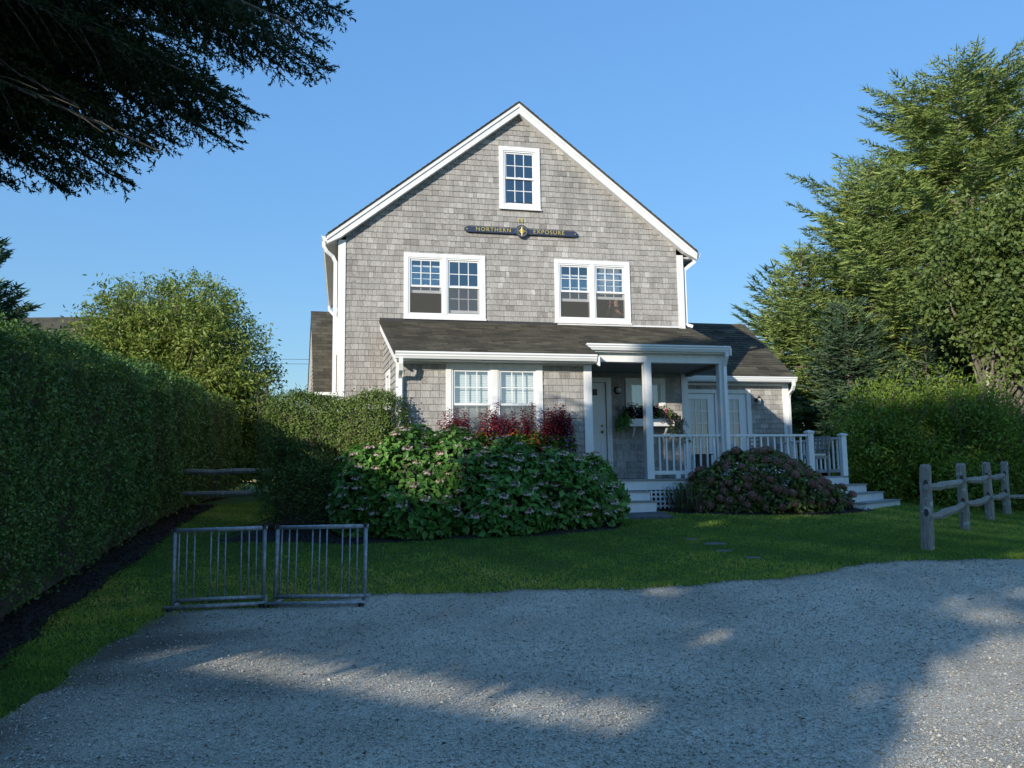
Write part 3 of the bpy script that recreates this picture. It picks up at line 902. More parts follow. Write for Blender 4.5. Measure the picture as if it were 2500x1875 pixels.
# porch floor and deck
mb = MB()
DECK = [(1.06, -1.73), (6.2, -1.73), (7.76, -.48), (7.76, 2.38), (4.13, 2.38), (4.13, -.04), (1.06, -.04)]
nb = 0
y = -1.80
fl_parent = None
mb.prism_z(DECK, 1.40, 1.455)
floor = mb.build("porch_floor", M['deck_grey'], house)
yb = -1.785
while yb < -.06:                                            # boards parallel to the front
    y1 = min(yb + .137, -.042)
    uend = 6.25 + max(0, (yb + 1.73)) * 1.24
    MB().box(1.065, min(uend, 7.76), yb, y1 - .005, 1.457, 1.492).build("floor_board", M['deck_grey'], floor)
    yb += .14
while yb < 2.36:
    MB().box(4.14, min(7.76, 6.25 + (yb + 1.73) * 1.24), yb, yb + .132, 1.457, 1.492).build("floor_board", M['deck_grey'], floor)
    yb += .14
mb = MB()
mb.box(1.07, 6.2, -1.755, -1.732, 1.27, 1.453)
dx, dy = (7.76 - 6.2), (1.25); dl = math.hypot(dx, dy); nx_, ny_ = dy / dl, -dx / dl
def chamfer(s, o, z):   # s along chamfer 0..1, o outward
    return (6.2 + dx * s + nx_ * o, -1.73 + dy * s + ny_ * o, z)
def cham_box(mb, s0, s1, o0, o1, z0, z1):
    mb.hexa([chamfer(s0, o1, z0), chamfer(s1, o1, z0), chamfer(s1, o0, z0), chamfer(s0, o0, z0), chamfer(s0, o1, z1), chamfer(s1, o1, z1), chamfer(s1, o0, z1), chamfer(s0, o0, z1)])
cham_box(mb, 0, 1, .001, .024, 1.27, 1.453)
mb.box(7.762, 7.785, -.47, 2.38, 1.27, 1.453)
mb.build("fascia", M['white'], house)

# lattice skirt
lat = MB()
for i in range(42):
    u = 2.36 + i * .0935
    if u > 6.1: break
    lat.box(u, u + .038, -1.738, -1.728, .88, 1.268)
for z in (.93, 1.02, 1.115, 1.205):
    lat.box(2.34, 6.15, -1.727, -1.717, z, z + .036)
lat.build("lattice", M['white'], house)
dk = MB(); dk.box(2.3, 6.1, -1.2, -1.18, .8, 1.38); dk.build("dark_backing", M['sheathing'], house)  # dark sheet added behind the lattice for the shade under the deck

# wing trim
gutter('u', 4.14, 8.14, 2.085, 4.10, -1)
mb = MB()
mb.box(4.13, 8.1, 2.09, 2.11, 3.97, 4.06); mb.box(4.13, 8.1, 2.112, 2.415, 3.975, 3.99)
mb.box(4.115, 8.09, 2.385, 2.415, 3.90, 3.965)
mb.build("fascia", M['white'], house)
mb = MB(); mb.box(7.915, 8.095, 2.384, 2.416, ZB, 3.899); mb.box(8.083, 8.1, 2.417, 2.54, ZB, 3.9); mb.build("corner_board", M['white'], house)
mb = MB(); mb.hexa([(8.10, 2.09, 3.93), (8.13, 2.09, 3.93), (8.13, WR_Y1, WR_Z1 - .2), (8.10, WR_Y1, WR_Z1 - .2), (8.10, 2.09, WR_Z0 - .06), (8.13, 2.09, WR_Z0 - .06), (8.13, WR_Y1, WR_Z1 - .052), (8.10, WR_Y1, WR_Z1 - .052)]); mb.build("rake_board", M['white'], house)
downspout([(8.04, 2.02, 3.98), (8.04, 2.02, 3.88), (8.05, 2.1, 3.78), (8.06, 2.30, 3.68), (8.06, 2.34, 3.58), (8.06, 2.34, 1.0)])

# --- windows
def frame_rect(mb, u0, u1, z0, z1, w, y0, y1, wt=None, wb=None):
    wt = wt or w; wb = wb or w
    mb.box(u0, u0 + w, y0, y1, z0, z1); mb.box(u1 - w, u1, y0, y1, z0, z1)
    mb.box(u0 + w, u1 - w, y0, y1, z1 - wt, z1); mb.box(u0 + w, u1 - w, y0, y1, z0, z0 + wb)

def lites(parent, u0, u1, z0, z1, y, nu, nz, mw=.016, glass='glass', label=None):
    mt = MB()
    for i in range(1, nu):
        u = u0 + (u1 - u0) * i / nu
        mt.box(u - mw / 2, u + mw / 2, y - .009, y + .009, z0, z1)
    for j in range(1, nz):
        z = z0 + (z1 - z0) * j / nz
        for i in range(nu):
            a = u0 + (u1 - u0) * i / nu + (mw / 2 if i else 0); b = u0 + (u1 - u0) * (i + 1) / nu - (mw / 2 if i < nu - 1 else 0)
            mt.box(a, b, y - .008, y + .008, z - mw / 2, z + mw / 2)
    mt.build("muntin", M['vinyl'], parent)
    for i in range(nu):
        for j in range(nz):
            a = u0 + (u1 - u0) * i / nu + (mw / 2 if i else 0); b = u0 + (u1 - u0) * (i + 1) / nu - (mw / 2 if i < nu - 1 else 0)
            c = z0 + (z1 - z0) * j / nz + (mw / 2 if j else 0); d = z0 + (z1 - z0) * (j + 1) / nz - (mw / 2 if j < nz - 1 else 0)
            tl = random.uniform(-.0015, .0015)
            MB().add([(a, y + tl, c), (b, y - tl, c), (b, y - tl, d), (a, y + tl, d)], [(0, 1, 2, 3)]).build("pane", M[glass], parent)

def window(cas, y0, units, ztop, zbot, screen=True, blind=False, sill=True, lower_lites=True):
    u0, u1, z0, z1 = cas
    mb = MB()
    yo = y0 - .042
    L = units[0][0]; Rr = units[-1][1]
    mb.box(u0, L, yo, y0 + .1, z0, z1); mb.box(Rr, u1, yo, y0 + .1, z0, z1)
    mb.box(L, Rr, yo, y0 + .1, ztop, z1); mb.box(L, Rr, yo, y0 + .1, z0, zbot)
    for (a, b, *_), (c, d_, *_) in zip(units, units[1:]):
        mb.box(b, c, yo, y0 + .1, zbot, ztop)
    w = mb.build("window", M['white'], house, bevel=.004)
    if sill:
        MB().box(u0 - .01, u1 + .01, yo - .028, yo - .002, z0 - .012, z0 + .022).build("sill", M['white'], w)
    zm = (ztop + zbot) / 2
    for a, b, raise_ in units:
        fr = MB(); frame_rect(fr, a, b, zbot, ztop, .030, y0 - .028, y0 + .07); fr.build("frame", M['vinyl'], w)
        a2, b2, t2, s2 = a + .031, b - .031, ztop - .031, zbot + .031
        hh = (t2 - s2) / 2
        sash = MB(); frame_rect(sash, a2, b2, zm - .02, t2, .034, y0 - .004, y0 + .022, wb=.042)
        sash.box((a2 + b2) / 2 - .03, (a2 + b2) / 2 + .03, y0 - .002, y0 + .02, zm + .022, zm + .03)
        so = sash.build("sash", M['vinyl'], w)
        lites(w, a2 + .034, b2 - .034, zm + .022, t2 - .034, y0 + .010, 3, 2)
        lo = MB(); zl = s2 + raise_ * hh
        top = min(zl + hh + .02, t2)
        frame_rect(lo, a2, b2, zl, top, .034, y0 + .030, y0 + .056, wb=.062 if raise_ else .034)
        lo.build("sash", M['vinyl'], w)
        lites(w, a2 + .034, b2 - .034, zl + .055, top - .034, y0 + .042, 3, 2)
        if screen:
            MB().add([(a2, y0 - .012, s2), (b2, y0 - .012, s2), (b2, y0 - .012, zm - .02), (a2, y0 - .012, zm - .02)], [(0, 1, 2, 3)]).build("screen", M['screen'], w)
        if blind:
            bl = MB(); z = s2
            while z < t2:
                bl.hexa([(a2, y0 + .105, z), (b2, y0 + .105, z), (b2, y0 + .109, z), (a2, y0 + .109, z), (a2, y0 + .120, z + .049), (b2, y0 + .120, z + .049), (b2, y0 + .124, z + .049), (a2, y0 + .124, z + .049)])
                z += .046
            bl.build("blind", M['blind'], w)
    return w

window(WIN_L, 0.0, [(-2.262, -1.515, .75), (-1.430, -0.678, .04)], 6.345, 5.09)
window(WIN_R, 0.0, [(1.105, 1.852, .62), (1.940, 2.688, .74)], 6.345, 5.09)
window(WIN_A, 0.0, [(-.135, .607, 0.0)], 8.915, 7.65, screen=False)
window(WIN_B, -2.38, [(-1.655, -.895, 0.0), (-.775, -.012, 0.0)], 3.60, 2.24, screen=True, blind=True)
# porch window: single sash with two lites
mb = MB(); frame_rect(mb, *WIN_P[:2], *WIN_P[2:], .12, -.042, .1); pw = mb.build("window", M['white'], house)
mb = MB(); frame_rect(mb, WIN_P[0] + .12, WIN_P[1] - .12, WIN_P[2] + .12, WIN_P[3] - .12, .035, -.01, .03); mb.build("sash", M['vinyl'], pw)
lites(pw, WIN_P[0] + .155, WIN_P[1] - .155, WIN_P[2] + .155, WIN_P[3] - .155, .01, 2, 1, .02)
cu = MB()
for i in range(9):
    a = WIN_P[0] + .13 + i * .05
    cu.hexa([(a, .10 + .02 * (i % 2), 2.87), (a + .05, .10 + .02 * ((i + 1) % 2), 2.87), (a + .05, .105 + .02 * ((i + 1) % 2), 2.87), (a, .105 + .02 * (i % 2), 2.87), (a, .10 + .02 * (i % 2), 3.63), (a + .05, .10 + .02 * ((i + 1) % 2), 3.63), (a + .05, .105 + .02 * ((i + 1) % 2), 3.63), (a, .105 + .02 * (i % 2), 3.63)])
cu.build("curtain", M['blind'], pw)
# side window of the bay
mb = MB()
for y0_, y1_, c0, c1 in ((-1.35, -1.25, 2.2, 3.7), (-.85, -.75, 2.2, 3.7), (-1.25, -.85, 3.6, 3.7), (-1.25, -.85, 2.2, 2.3)):
    mb.hexa([(bay_u(y0_) - .04, y0_, c0), (bay_u(y0_) - .002, y0_, c0), (bay_u(y1_) - .002, y1_, c0), (bay_u(y1_) - .04, y1_, c0), (bay_u(y0_) - .04, y0_, c1), (bay_u(y0_) - .002, y0_, c1), (bay_u(y1_) - .002, y1_, c1), (bay_u(y1_) - .04, y1_, c1)])
sw = mb.build("window", M['white'], house)
MB().add([(bay_u(-1.25) - .012, -1.25, 2.3), (bay_u(-.85) - .012, -.85, 2.3), (bay_u(-.85) - .012, -.85, 3.6), (bay_u(-1.25) - .012, -1.25, 3.6)], [(0, 3, 2, 1)]).build("pane", M['dglass'], sw)
# window high in the rear gable, seen through the upstairs glass
mb = MB(); frame_rect(mb, REAR_HOLE[0] - .02, REAR_HOLE[1] + .02, REAR_HOLE[2] - .02, REAR_HOLE[3] + .02, .06, 6.46, 6.62)
rw = mb.build("window", M['white'], house)
mb = MB(); mb.box(-2.11, -2.09, 6.53, 6.55, 7.1, 7.9); mb.box(-2.4, -2.112, 6.53, 6.55, 7.49, 7.51); mb.box(-2.088, -1.8, 6.53, 6.55, 7.49, 7.51); mb.build("muntin", M['sheathing'], rw)

# --- front door
mb = MB()
mb.box(DOOR[0], DOOR[0] + .09, -.04, .05, 1.49, DOOR[3]); mb.box(DOOR[1] - .115, DOOR[1], -.04, .05, 1.49, DOOR[3]); mb.box(DOOR[0] + .09, DOOR[1] - .115, -.04, .05, DOOR[3] - .105, DOOR[3])
dc = mb.build("door_frame", M['white'], house)
mb = MB(); mb.box(1.185, 2.140, .005, .05, 1.50, 3.645)
door = mb.build("door", M['white_door'], house, bevel=.004)
pn = MB()
for a, b, c, d_ in ((1.28, 1.60, 1.65, 2.35), (1.70, 2.03, 1.65, 2.35), (1.28, 1.60, 2.85, 3.3), (1.28, 1.60, 3.35, 3.55)):
    frame_rect(pn, a, b, c, d_, .02, -.003, .004)
pn.build("panel_moulding", M['white_door'], door)
mb = MB(); mb.lathe([(0, .07), (.022, .068), (.032, .05), (.03, .035), (.014, .025), (.012, .008), (.036, .006), (.036, 0)], (2.043, .004, 2.542), axis='y'); mb.build("knob", M['brass'], door, smooth=True)
mb = MB(); mb.lathe([(0, .022), (.024, .02), (.03, .004), (.03, 0)], (2.043, .004, 2.674), axis='y'); mb.build("deadbolt", M['brass'], door, smooth=True)
mb = MB(); mb.box(1.78, 1.942, -.012, .004, 3.36, 3.50); mb.build("door_plaque", M['dark_metal'], door)
# --- french doors
F0, F1 = FRENCH[0], FRENCH[1]
mb = MB()
mb.box(F0, F0 + .12, 2.375, 2.48, 1.49, 3.79); mb.box(F1 - .12, F1, 2.375, 2.48, 1.49, 3.79); mb.box(F0 + .12, F1 - .12, 2.375, 2.48, 3.69, 3.79)
mb.box(5.955, 6.035, 2.39, 2.5, 1.49, 3.689)
mb.build("door_frame", M['white'], house)
for a, b, g0, g1_ in ((5.055, 5.95, 5.25, 5.755), (6.04, 6.855, 6.225, 6.65)):
    mb = MB()
    mb.box(a, g0, 2.43, 2.475, 1.50, 3.685); mb.box(g1_, b, 2.43, 2.475, 1.50, 3.685); mb.box(g0, g1_, 2.43, 2.475, 3.535, 3.685); mb.box(g0, g1_, 2.43, 2.475, 1.50, 1.97)
    fd = mb.build("french_door", M['white_door'], house)
    lites(fd, g0, g1_, 1.97, 3.535, 2.45, 3, 5, .022, 'dglass')
    bl = MB(); z = 1.96
    while z < 3.54:
        bl.hexa([(g0 - .02, 2.505, z), (g1_ + .02, 2.505, z), (g1_ + .02, 2.508, z), (g0 - .02, 2.508, z), (g0 - .02, 2.490, z + .042), (g1_ + .02, 2.490, z + .042), (g1_ + .02, 2.493, z + .042), (g0 - .02, 2.493, z + .042)]); z += .04
    bl.build("blind", M['blind'], fd)
    mb = MB(); mb.lathe([(0, .06), (.02, .058), (.027, .04), (.012, .02), (.028, .004), (.028, 0)], (a + .07, 2.428, 2.5), axis='y'); mb.build("knob", M['brass'], fd, smooth=True)
mb = MB(); mb.box(F0 + .12, 5.05, 2.43, 2.47, 1.5, 3.685); mb.build("door_side_panel", M['white_door'], house)

# ------------------------------------------------------------------ things on the house
def text_mesh(body, size, ext):
    cu = bpy.data.curves.new("lettering", 'FONT')
    cu.body = body; cu.size = size; cu.extrude = ext; cu.align_x = 'CENTER'; cu.align_y = 'CENTER'
    cu.space_character = 1.25
    ob = bpy.data.objects.new("lettering", cu)
    COL.objects.link(ob)
    dg = bpy.context.evaluated_depsgraph_get()
    me = bpy.data.meshes.new_from_object(ob.evaluated_get(dg))
    bpy.data.objects.remove(ob); 
    return me
def put_text(name, body, size, ext, at, mat, parent, sx=1.0):
    me = text_mesh(body, size, ext); me.materials.clear(); me.materials.append(mat)
    ox, oy, oz = find_off(parent)
    o = bpy.data.objects.new(name, me); COL.objects.link(o); o.parent = parent
    o.location = (at[0] - ox, at[1] - oy, at[2] - oz); o.rotation_euler = (R(90), 0, 0); o.scale = (sx, 1, 1)
    return o
TILT = 0.0
sign = thing("name_sign", "long navy quarterboard sign with gold NORTHERN EXPOSURE lettering and compass disc", "sign", (.255, -.03, 6.93), house=True)
mb = MB()
zc = 7.03
mb.prism_y([(-1.045, zc), (-1.02, zc - .05), (-.96, zc - .066), (1.47, zc - .066), (1.53, zc - .05), (1.555, zc), (1.53, zc + .05), (1.47, zc + .066), (-.96, zc + .066), (-1.02, zc + .05)], -.075, -.035)
mb.build("board", M['navy'], sign, bevel=.006)
mb = MB(); mb.lathe([(0, .02), (.135, .02), (.145, .012), (.145, 0)], (.255, -.076, zc), n=28, axis='y'); mb.build("compass_disc", M['navy'], sign)
mb = MB()
for i in range(8):
    a = i * math.pi / 4 + math.pi / 2; l = (.105, .06)[i % 2]
    if i == 0 or i == 4: l = .125
    c, s = math.cos(a), math.sin(a)
    w = .022
    mb.add([(.255, -.108, zc), (.255 + c * l, -.098, zc + s * l), (.255 + c * .03 - s * w, -.098, zc + s * .03 + c * w), (.255 + c * .03 + s * w, -.098, zc + s * .03 - c * w)], [(0, 2, 1), (0, 1, 3)])
mb.build("compass_star", M['gold'], sign)
mb = MB()
for i in range(24):
    if i % 6 in (0,): continue
    a0, a1 = i * math.pi / 12, (i + .7) * math.pi / 12
    mb.add([(.255 + r * math.cos(a), -.0985, zc + r * math.sin(a)) for r, a in ((.100, a0), (.109, a0), (.109, a1), (.100, a1))], [(3, 2, 1, 0)])
mb.build("compass_ring", M['gold'], sign)
put_text("lettering", "NORTHERN", .125, .006, (-.39, -.082, zc), M['gold'], sign, 1.02)
put_text("lettering", "EXPOSURE", .125, .006, (.88, -.082, zc), M['gold'], sign, 1.02)
mb = MB()
for u in (-.985, 1.495):
    mb.add([(u - .015, -.078, zc), (u, -.078, zc - .02), (u + .015, -.078, zc), (u, -.078, zc + .02)], [(0, 1, 2, 3)])
mb.build("diamond", M['gold'], sign)
north = thing("north_letter", "small gilded letter N on the shingles just above the navy sign", "sign", (.24, -.03, 7.22), house=True)
put_text("letter", "N", .15, .008, (.245, -.035, 7.29), M['gold'], north)
num = thing("house_number", "dark house number beside the front door frame", "house number", (2.44, -.03, 3.0), house=True)
put_text("numeral", "1", .13, .006, (2.37, -.035, 3.06), M['numeral'], num, .8)
put_text("numeral", "1", .13, .006, (2.42, -.035, 3.06), M['numeral'], num, .8)
put_text("numeral", "3", .12, .006, (2.53, -.035, 3.06), M['numeral'], num, .8)

pl = thing("porch_lamp", "round dark wall lamp beside the white front door under the porch", "lamp", (2.415, -.03, 3.38), house=True)
MB().lathe([(0, .03), (.07, .03), (.085, .012), (.085, 0)], (2.415, -.02, 3.47), axis='y', n=16).build("back_plate", M['dark_metal'], pl, smooth=True)
MB().lathe([(0, .13), (.03, .125), (.055, .10), (.062, .06), (.05, .03)], (2.415, -.02, 3.47), axis='y', n=14).build("globe", M['lampglass'], pl, smooth=True)
wl_ = thing("wall_lantern", "small dark bronze wall lantern on the shingles right of the french doors", "lamp", (7.15, 2.37, 3.35), house=True)
MB().lathe([(0, .02), (.05, .02), (.055, 0)], (7.15, 2.40, 3.52), axis='y', n=12).build("back_plate", M['dark_metal'], wl_)
MB().tube([(7.15, 2.38, 3.52), (7.15, 2.30, 3.58), (7.15, 2.25, 3.56)], .012, 6).build("arm", M['dark_metal'], wl_)
mb = MB(); mb.lathe([(0, .27), (.015, .25), (.06, .20), (.065, .19), (.0, .19)], (7.15, 2.25, 3.36), n=6); mb.lathe([(0, 0), (.035, .0), (.04, .02), (.0, .02)], (7.15, 2.25, 3.36), n=6); mb.build("cap", M['dark_metal'], wl_)
MB().lathe([(.034, .02), (.052, .19)], (7.15, 2.25, 3.36), n=6).build("lantern_glass", M['lampglass'], wl_)

# porch steps
steps = thing("porch_steps", "white painted porch steps with grey treads beside the big hydrangea", "steps", (1.7, -2.1, .86), house=True)
for (y0, y1, zt, zb_) in ((-2.05, -1.76, 1.262, 1.085), (-2.36, -2.052, 1.075, .82)):
    MB().box(1.10, 2.315, y0, y1, zb_ - .25, zt - .03).build("riser", M['white'], steps)
    MB().box(1.09, 2.325, y0 - .025, y1, zt - .028, zt).build("tread", M['deck_grey'], steps)
dsteps = thing("deck_steps", "white angled steps with grey treads going down from the right deck corner", "steps", (7.3, -1.4, .85), house=True)
for k, (o0, o1, zt) in enumerate(((.03, .33, 1.31), (.331, .63, 1.13), (.631, .93, .95))):
    mb = MB(); cham_box(mb, 0.02, 1.12 + .10 * k, o0, o1, zt - .42, zt - .03); mb.build("riser", M['white'], dsteps)
    mb = MB(); cham_box(mb, 0.01, 1.13 + .10 * k, o0, o1 + .025, zt - .028, zt); mb.build("tread", M['deck_grey'], dsteps)

# railings
def rail_between(root, p, q, zt=2.39, zb_=1.575, n=8, w=.035):
    p = Vector((*p, 0)); q = Vector((*q, 0)); d = (q - p); L = d.length; d.normalize(); s = Vector((-d.y, d.x, 0))
    def bx(a0, a1, h, z0, z1, name, mat):
        P = [p + d * a + s * e for a, e in ((a0, -h), (a1, -h), (a1, h), (a0, h))]
        MB().hexa([(v.x, v.y, z0) for v in P] + [(v.x, v.y, z1) for v in P]).build(name, mat, root)
    bx(0, L, .045, zt - .045, zt, "top_rail", M['white'])
    bx(0, L, .03, zb_, zb_ + .075, "bottom_rail", M['white'])
    for i in range(n):
        a = L * (i + 1) / (n + 1)
        bx(a - w / 2, a + w / 2, w / 2, zb_ + .076, zt - .046, "baluster", M['white'])
def newel(root, u, y, w=.12, z0=1.493, zt=2.46):
    MB().box(u - w / 2, u + w / 2, y - w / 2, y + w / 2, z0, zt - .06).build("post", M['white'], root)
    mb = MB(); c = w / 2 + .025
    mb.box(u - c + .012, u + c - .012, y - c + .012, y + c - .012, zt - .059, zt - .036)
    mb.box(u - c, u + c, y - c, y + c, zt - .035, zt - .012)
    mb.add([(u - c, y - c, zt - .011), (u + c, y - c, zt - .011), (u + c, y + c, zt - .011), (u - c, y + c, zt - .011), (u, y, zt + .02)], [(0, 1, 4), (1, 2, 4), (2, 3, 4), (3, 0, 4)])
    mb.build("post_cap", M['white'], root)
r1 = thing("porch_railing", "short white porch railing between the two tall porch posts", "railing", (3.3, -1.62, 1.49), "white railings round the porch and deck", house=True)
rail_between(r1, (2.575, -1.62), (4.07, -1.62), n=9)
r2 = thing("deck_railing", "long white deck railing behind the mauve hydrangea ending at a capped post", "railing", (5.2, -1.62, 1.49), "white railings round the porch and deck", house=True)
rail_between(r2, (4.232, -1.62), (6.07, -1.62), n=11); newel(r2, 6.13, -1.62)
r3 = thing("side_railing", "white railing along the far right side of the deck with a capped end post", "railing", (7.68, .8, 1.49), "white railings round the porch and deck", house=True)
rail_between(r3, (7.69, -.43), (7.69, 2.35), n=15); newel(r3, 7.68, -.49)
MB().box(3.05, 3.15, -1.66, -1.58, 1.493, 1.574).build("support_block", M['white'], r1)

# chairs on the deck
def deck_chair(label, u, y, ang):
    t = thing("deck_chair", label, "chair", (u, y, 1.493), "wooden chairs on the deck", house=True)
    c, s = math.cos(ang), math.sin(ang)
    def T(x, yy, z): return (u + c * x - s * yy, y + s * x + c * yy, 1.493 + z)
    def bx(mb, x0, x1, y0, y1, z0, z1, lean=0):
        mb.hexa([T(x0, y0, z0), T(x1, y0, z0), T(x1, y1, z0), T(x0, y1, z0), T(x0, y0 + lean, z1), T(x1, y0 + lean, z1), T(x1, y1 + lean, z1), T(x0, y1 + lean, z1)])
    mb = MB(); bx(mb, -.25, .25, -.24, .24, .40, .45); mb.build("seat", M['teak'], t)
    for x in (-.24, .2):
        mb = MB(); bx(mb, x, x + .04, -.24, -.20, 0, .399); mb.build("leg", M['teak'], t)
        mb = MB(); bx(mb, x, x + .04, .20, .24, 0, .399); mb.build("leg", M['teak'], t)
    mb = MB()
    for x in (-.25, -.13, -.02, .09, .20):
        bx(mb, x, x + .045, .20, .235, .451, .90, .10)
    for k, z in enumerate((.50, .60, .70, .80, .88)):
        bx(mb, -.25, .25, .185 + (z - .45) * .22, .198 + (z - .45) * .22, z, z + .04)
    mb.build("backrest", M['teak'], t)
    return t
deck_chair("weathered lattice-back chair seen through the railing at the deck's open corner", 7.0, -.35, R(-75))
deck_chair("weathered lattice-back chair behind the deck railing, facing away", 6.0, .35, R(160))
cush = thing("chair_cushion", "cream cushion lying on the deck chair nearest the steps", "cushion", (7.0, -.35, 1.945), house=True)
MB().box(6.8, 7.2, -.55, -.16, 1.946, 2.0).build("cushion", M['cream'], cush, bevel=.02)
plan = thing("planter_box", "small dark planter box standing on the deck by the french doors", "planter", (5.35, 1.9, 1.493), house=True)
MB().box(5.2, 5.5, 1.8, 2.1, 1.494, 2.05).build("box", M['dark_metal'], plan)
MB().box(5.17, 5.53, 1.77, 2.13, 2.051, 2.085).build("lid", M['dark_metal'], plan)
pot = thing("terracotta_pot", "small terracotta pot on the lawn beside the lowest deck step", "plant pot", (8.75, 19.6, g1(8.75, 19.6)))
z_ = g1(8.75, 19.6); MB().lathe([(0, 0), (.07, 0), (.10, .15), (.115, .15), (.115, .19), (.09, .19), (.08, .05), (0, .05)], (8.75, 19.6, z_)).build("pot", M['terracotta'], pot, smooth=True)

# ------------------------------------------------------------------ person behind the upstairs window
def skin_mesh(name, pts, edges, mat, parent, root=0, sub=2):
    ox, oy, oz = find_off(parent)
    me = bpy.data.meshes.new(name)
    me.from_pydata([(p[0] - ox, p[1] - oy, p[2] - oz) for p in pts], edges, [])
    ob = bpy.data.objects.new(name, me); COL.objects.link(ob)
    sk = ob.modifiers.new("skin", 'SKIN'); sb = ob.modifiers.new("sub", 'SUBSURF'); sb.levels = sub; sb.render_levels = sub
    for i, p in enumerate(pts):
        v = me.skin_vertices[0].data[i]; v.radius = (p[3], p[3] * (p[4] if len(p) > 4 else 1)); v.use_root = (i == root)
    dg = bpy.context.evaluated_depsgraph_get()
    m2 = bpy.data.meshes.new_from_object(ob.evaluated_get(dg))
    bpy.data.objects.remove(ob)
    m2.name = name; m2.materials.clear()
    m2.polygons.foreach_set("use_smooth", [True] * len(m2.polygons))
    return link(name, m2, mat, parent)
PX, PY, FZ = 2.66, .62, 4.355
person = thing("person", "person with long dark hair waving behind the upstairs window, other hand at the chest", "person", (PX, PY, FZ), house=True)
P = []; Eg = []
def pt(x, y, z, r, a=1.0, link_to=None):
    P.append((x, y, z, r, a)); i = len(P) - 1
    if link_to is not None: Eg.append((link_to, i))
    return i
pel = pt(PX, PY, 5.02, .115, .8)
wa = pt(PX, PY, 5.17, .10, .75, pel); chs = pt(PX, PY, 5.36, .12, .75, wa); nk0 = pt(PX, PY, 5.50, .06, 1, chs); nk = pt(PX, PY - .01, 5.57, .045, 1, nk0)
hd = pt(PX + .005, PY - .03, 5.66, .075, 1.1, nk); pt(PX + .005, PY - .03, 5.76, .07, 1.1, hd)
for sx in (-1, 1):
    h = pt(PX + sx * .09, PY, 4.93, .085, 1, pel); kn = pt(PX + sx * .10, PY - .01, 4.64 + .05, .055, 1, h); an = pt(PX + sx * .10, PY, 4.43, .036, 1, kn); pt(PX + sx * .10, PY - .12, 4.385, .032, 1, an)
def arm(sx, el, wr, fdir, spread, thumb):
    sh = pt(PX + sx * .165, PY, 5.47, .05, 1, nk0); e = pt(*el, .036, 1, sh); w_ = pt(*wr, .026, 1, e)
    f = Vector(fdir).normalized(); s = Vector(spread).normalized()
    pm = Vector(wr) + f * .05; p_ = pt(*pm, .028, .6, w_)
    for k, l in ((-1.5, .062), (-.5, .075), (.5, .072), (1.5, .055)):
        b = pm + f * .035 + s * k * .019; b_ = pt(*b, .0095, 1, p_); m_ = b + f * l * .55 + s * k * .006; mi = pt(*m_, .0085, 1, b_)
        cu_ = f * .8 + Vector((0, -.35, 0)); pt(*(m_ + cu_.normalized() * l * .45), .0075, 1, mi)
    tv = Vector(thumb).normalized(); t0 = Vector(wr) + f * .03 + tv * .03; ti = pt(*t0, .011, 1, w_); pt(*(t0 + (tv + f).normalized() * .055), .009, 1, ti)
arm(-1, (PX - .255, PY - .10, 5.29), (PX - .205, PY - .17, 5.50), (-.15, -.05, 1), (1, .1, .1), (1, 0, .3))
arm(1, (PX + .24, PY - .05, 5.26), (PX + .02, PY - .21, 5.33), (-.7, -.25, .45), (.5, .1, .8), (0, .2, 1))
skin_mesh("body", P, Eg, M['skin'], person, root=pel)
hp = [(PX, PY + .05, 5.76, .085), (PX, PY + .09, 5.62, .09), (PX, PY + .10, 5.45, .085), (PX + .01, PY + .10, 5.28, .05), (PX + .10, PY + .02, 5.62, .05), (PX + .12, PY + .0, 5.42, .045), (PX - .09, PY + .02, 5.64, .04), (PX - .10, PY + .02, 5.46, .035)]
skin_mesh("hair", hp, [(0, 1), (1, 2), (2, 3), (1, 4), (4, 5), (1, 6), (6, 7)], M['hair'], person, root=1)
sp_ = [(PX, PY, 4.98, .14, .85), (PX, PY, 5.17, .125, .8), (PX, PY, 5.36, .14, .8), (PX, PY, 5.49, .085, .9), (PX - .165, PY, 5.475, .066), (PX - .235, PY - .07, 5.345, .052), (PX + .165, PY, 5.475, .066), (PX + .225, PY - .035, 5.33, .052)]
skin_mesh("shirt", sp_, [(0, 1), (1, 2), (2, 3), (3, 4), (4, 5), (3, 6), (6, 7)], M['darkcloth'], person, root=0)
tp = [(PX, PY, 5.0, .13, .85)]; te = []
for sx in (-1, 1):
    n0 = len(tp); tp += [(PX + sx * .09, PY, 4.9, .10), (PX + sx * .10, PY, 4.68, .07), (PX + sx * .10, PY, 4.45, .055)]; te += [(0, n0), (n0, n0 + 1), (n0 + 1, n0 + 2)]
skin_mesh("trousers", tp, te, M['darkcloth'], person, root=0)

# ------------------------------------------------------------------ flowers at the windows
def box_planter(name, label, u0, u1, y0, y1, z0, z1, base):
    t = thing(name, label, "window box", base, house=True)
    mb = MB()
    mb.box(u0, u1, y0, y0 + .02, z0, z1); mb.box(u0, u1, y1 - .02, y1, z0, z1); mb.box(u0, u0 + .02, y0 + .02, y1 - .02, z0, z1); mb.box(u1 - .02, u1, y0 + .02, y1 - .02, z0, z1); mb.box(u0 + .02, u1 - .02, y0 + .02, y1 - .02, z0, z0 + .02)
    mb.build("box", M['white'], t)
    MB().box(u0 + .02, u1 - .02, y0 + .02, y1 - .02, z1 - .05, z1 - .03).build("potting_soil", M['mulch'], t)
    for u in (u0 + .15, u1 - .15):
        MB().tube([(u, y1 - .01, z0 - .22), (u, y1 - .06, z0 - .20), (u, y0 + .12, z0 - .06), (u, y0 + .10, z0 - .005)], .026, 6).build("bracket", M['white'], t)
    return t
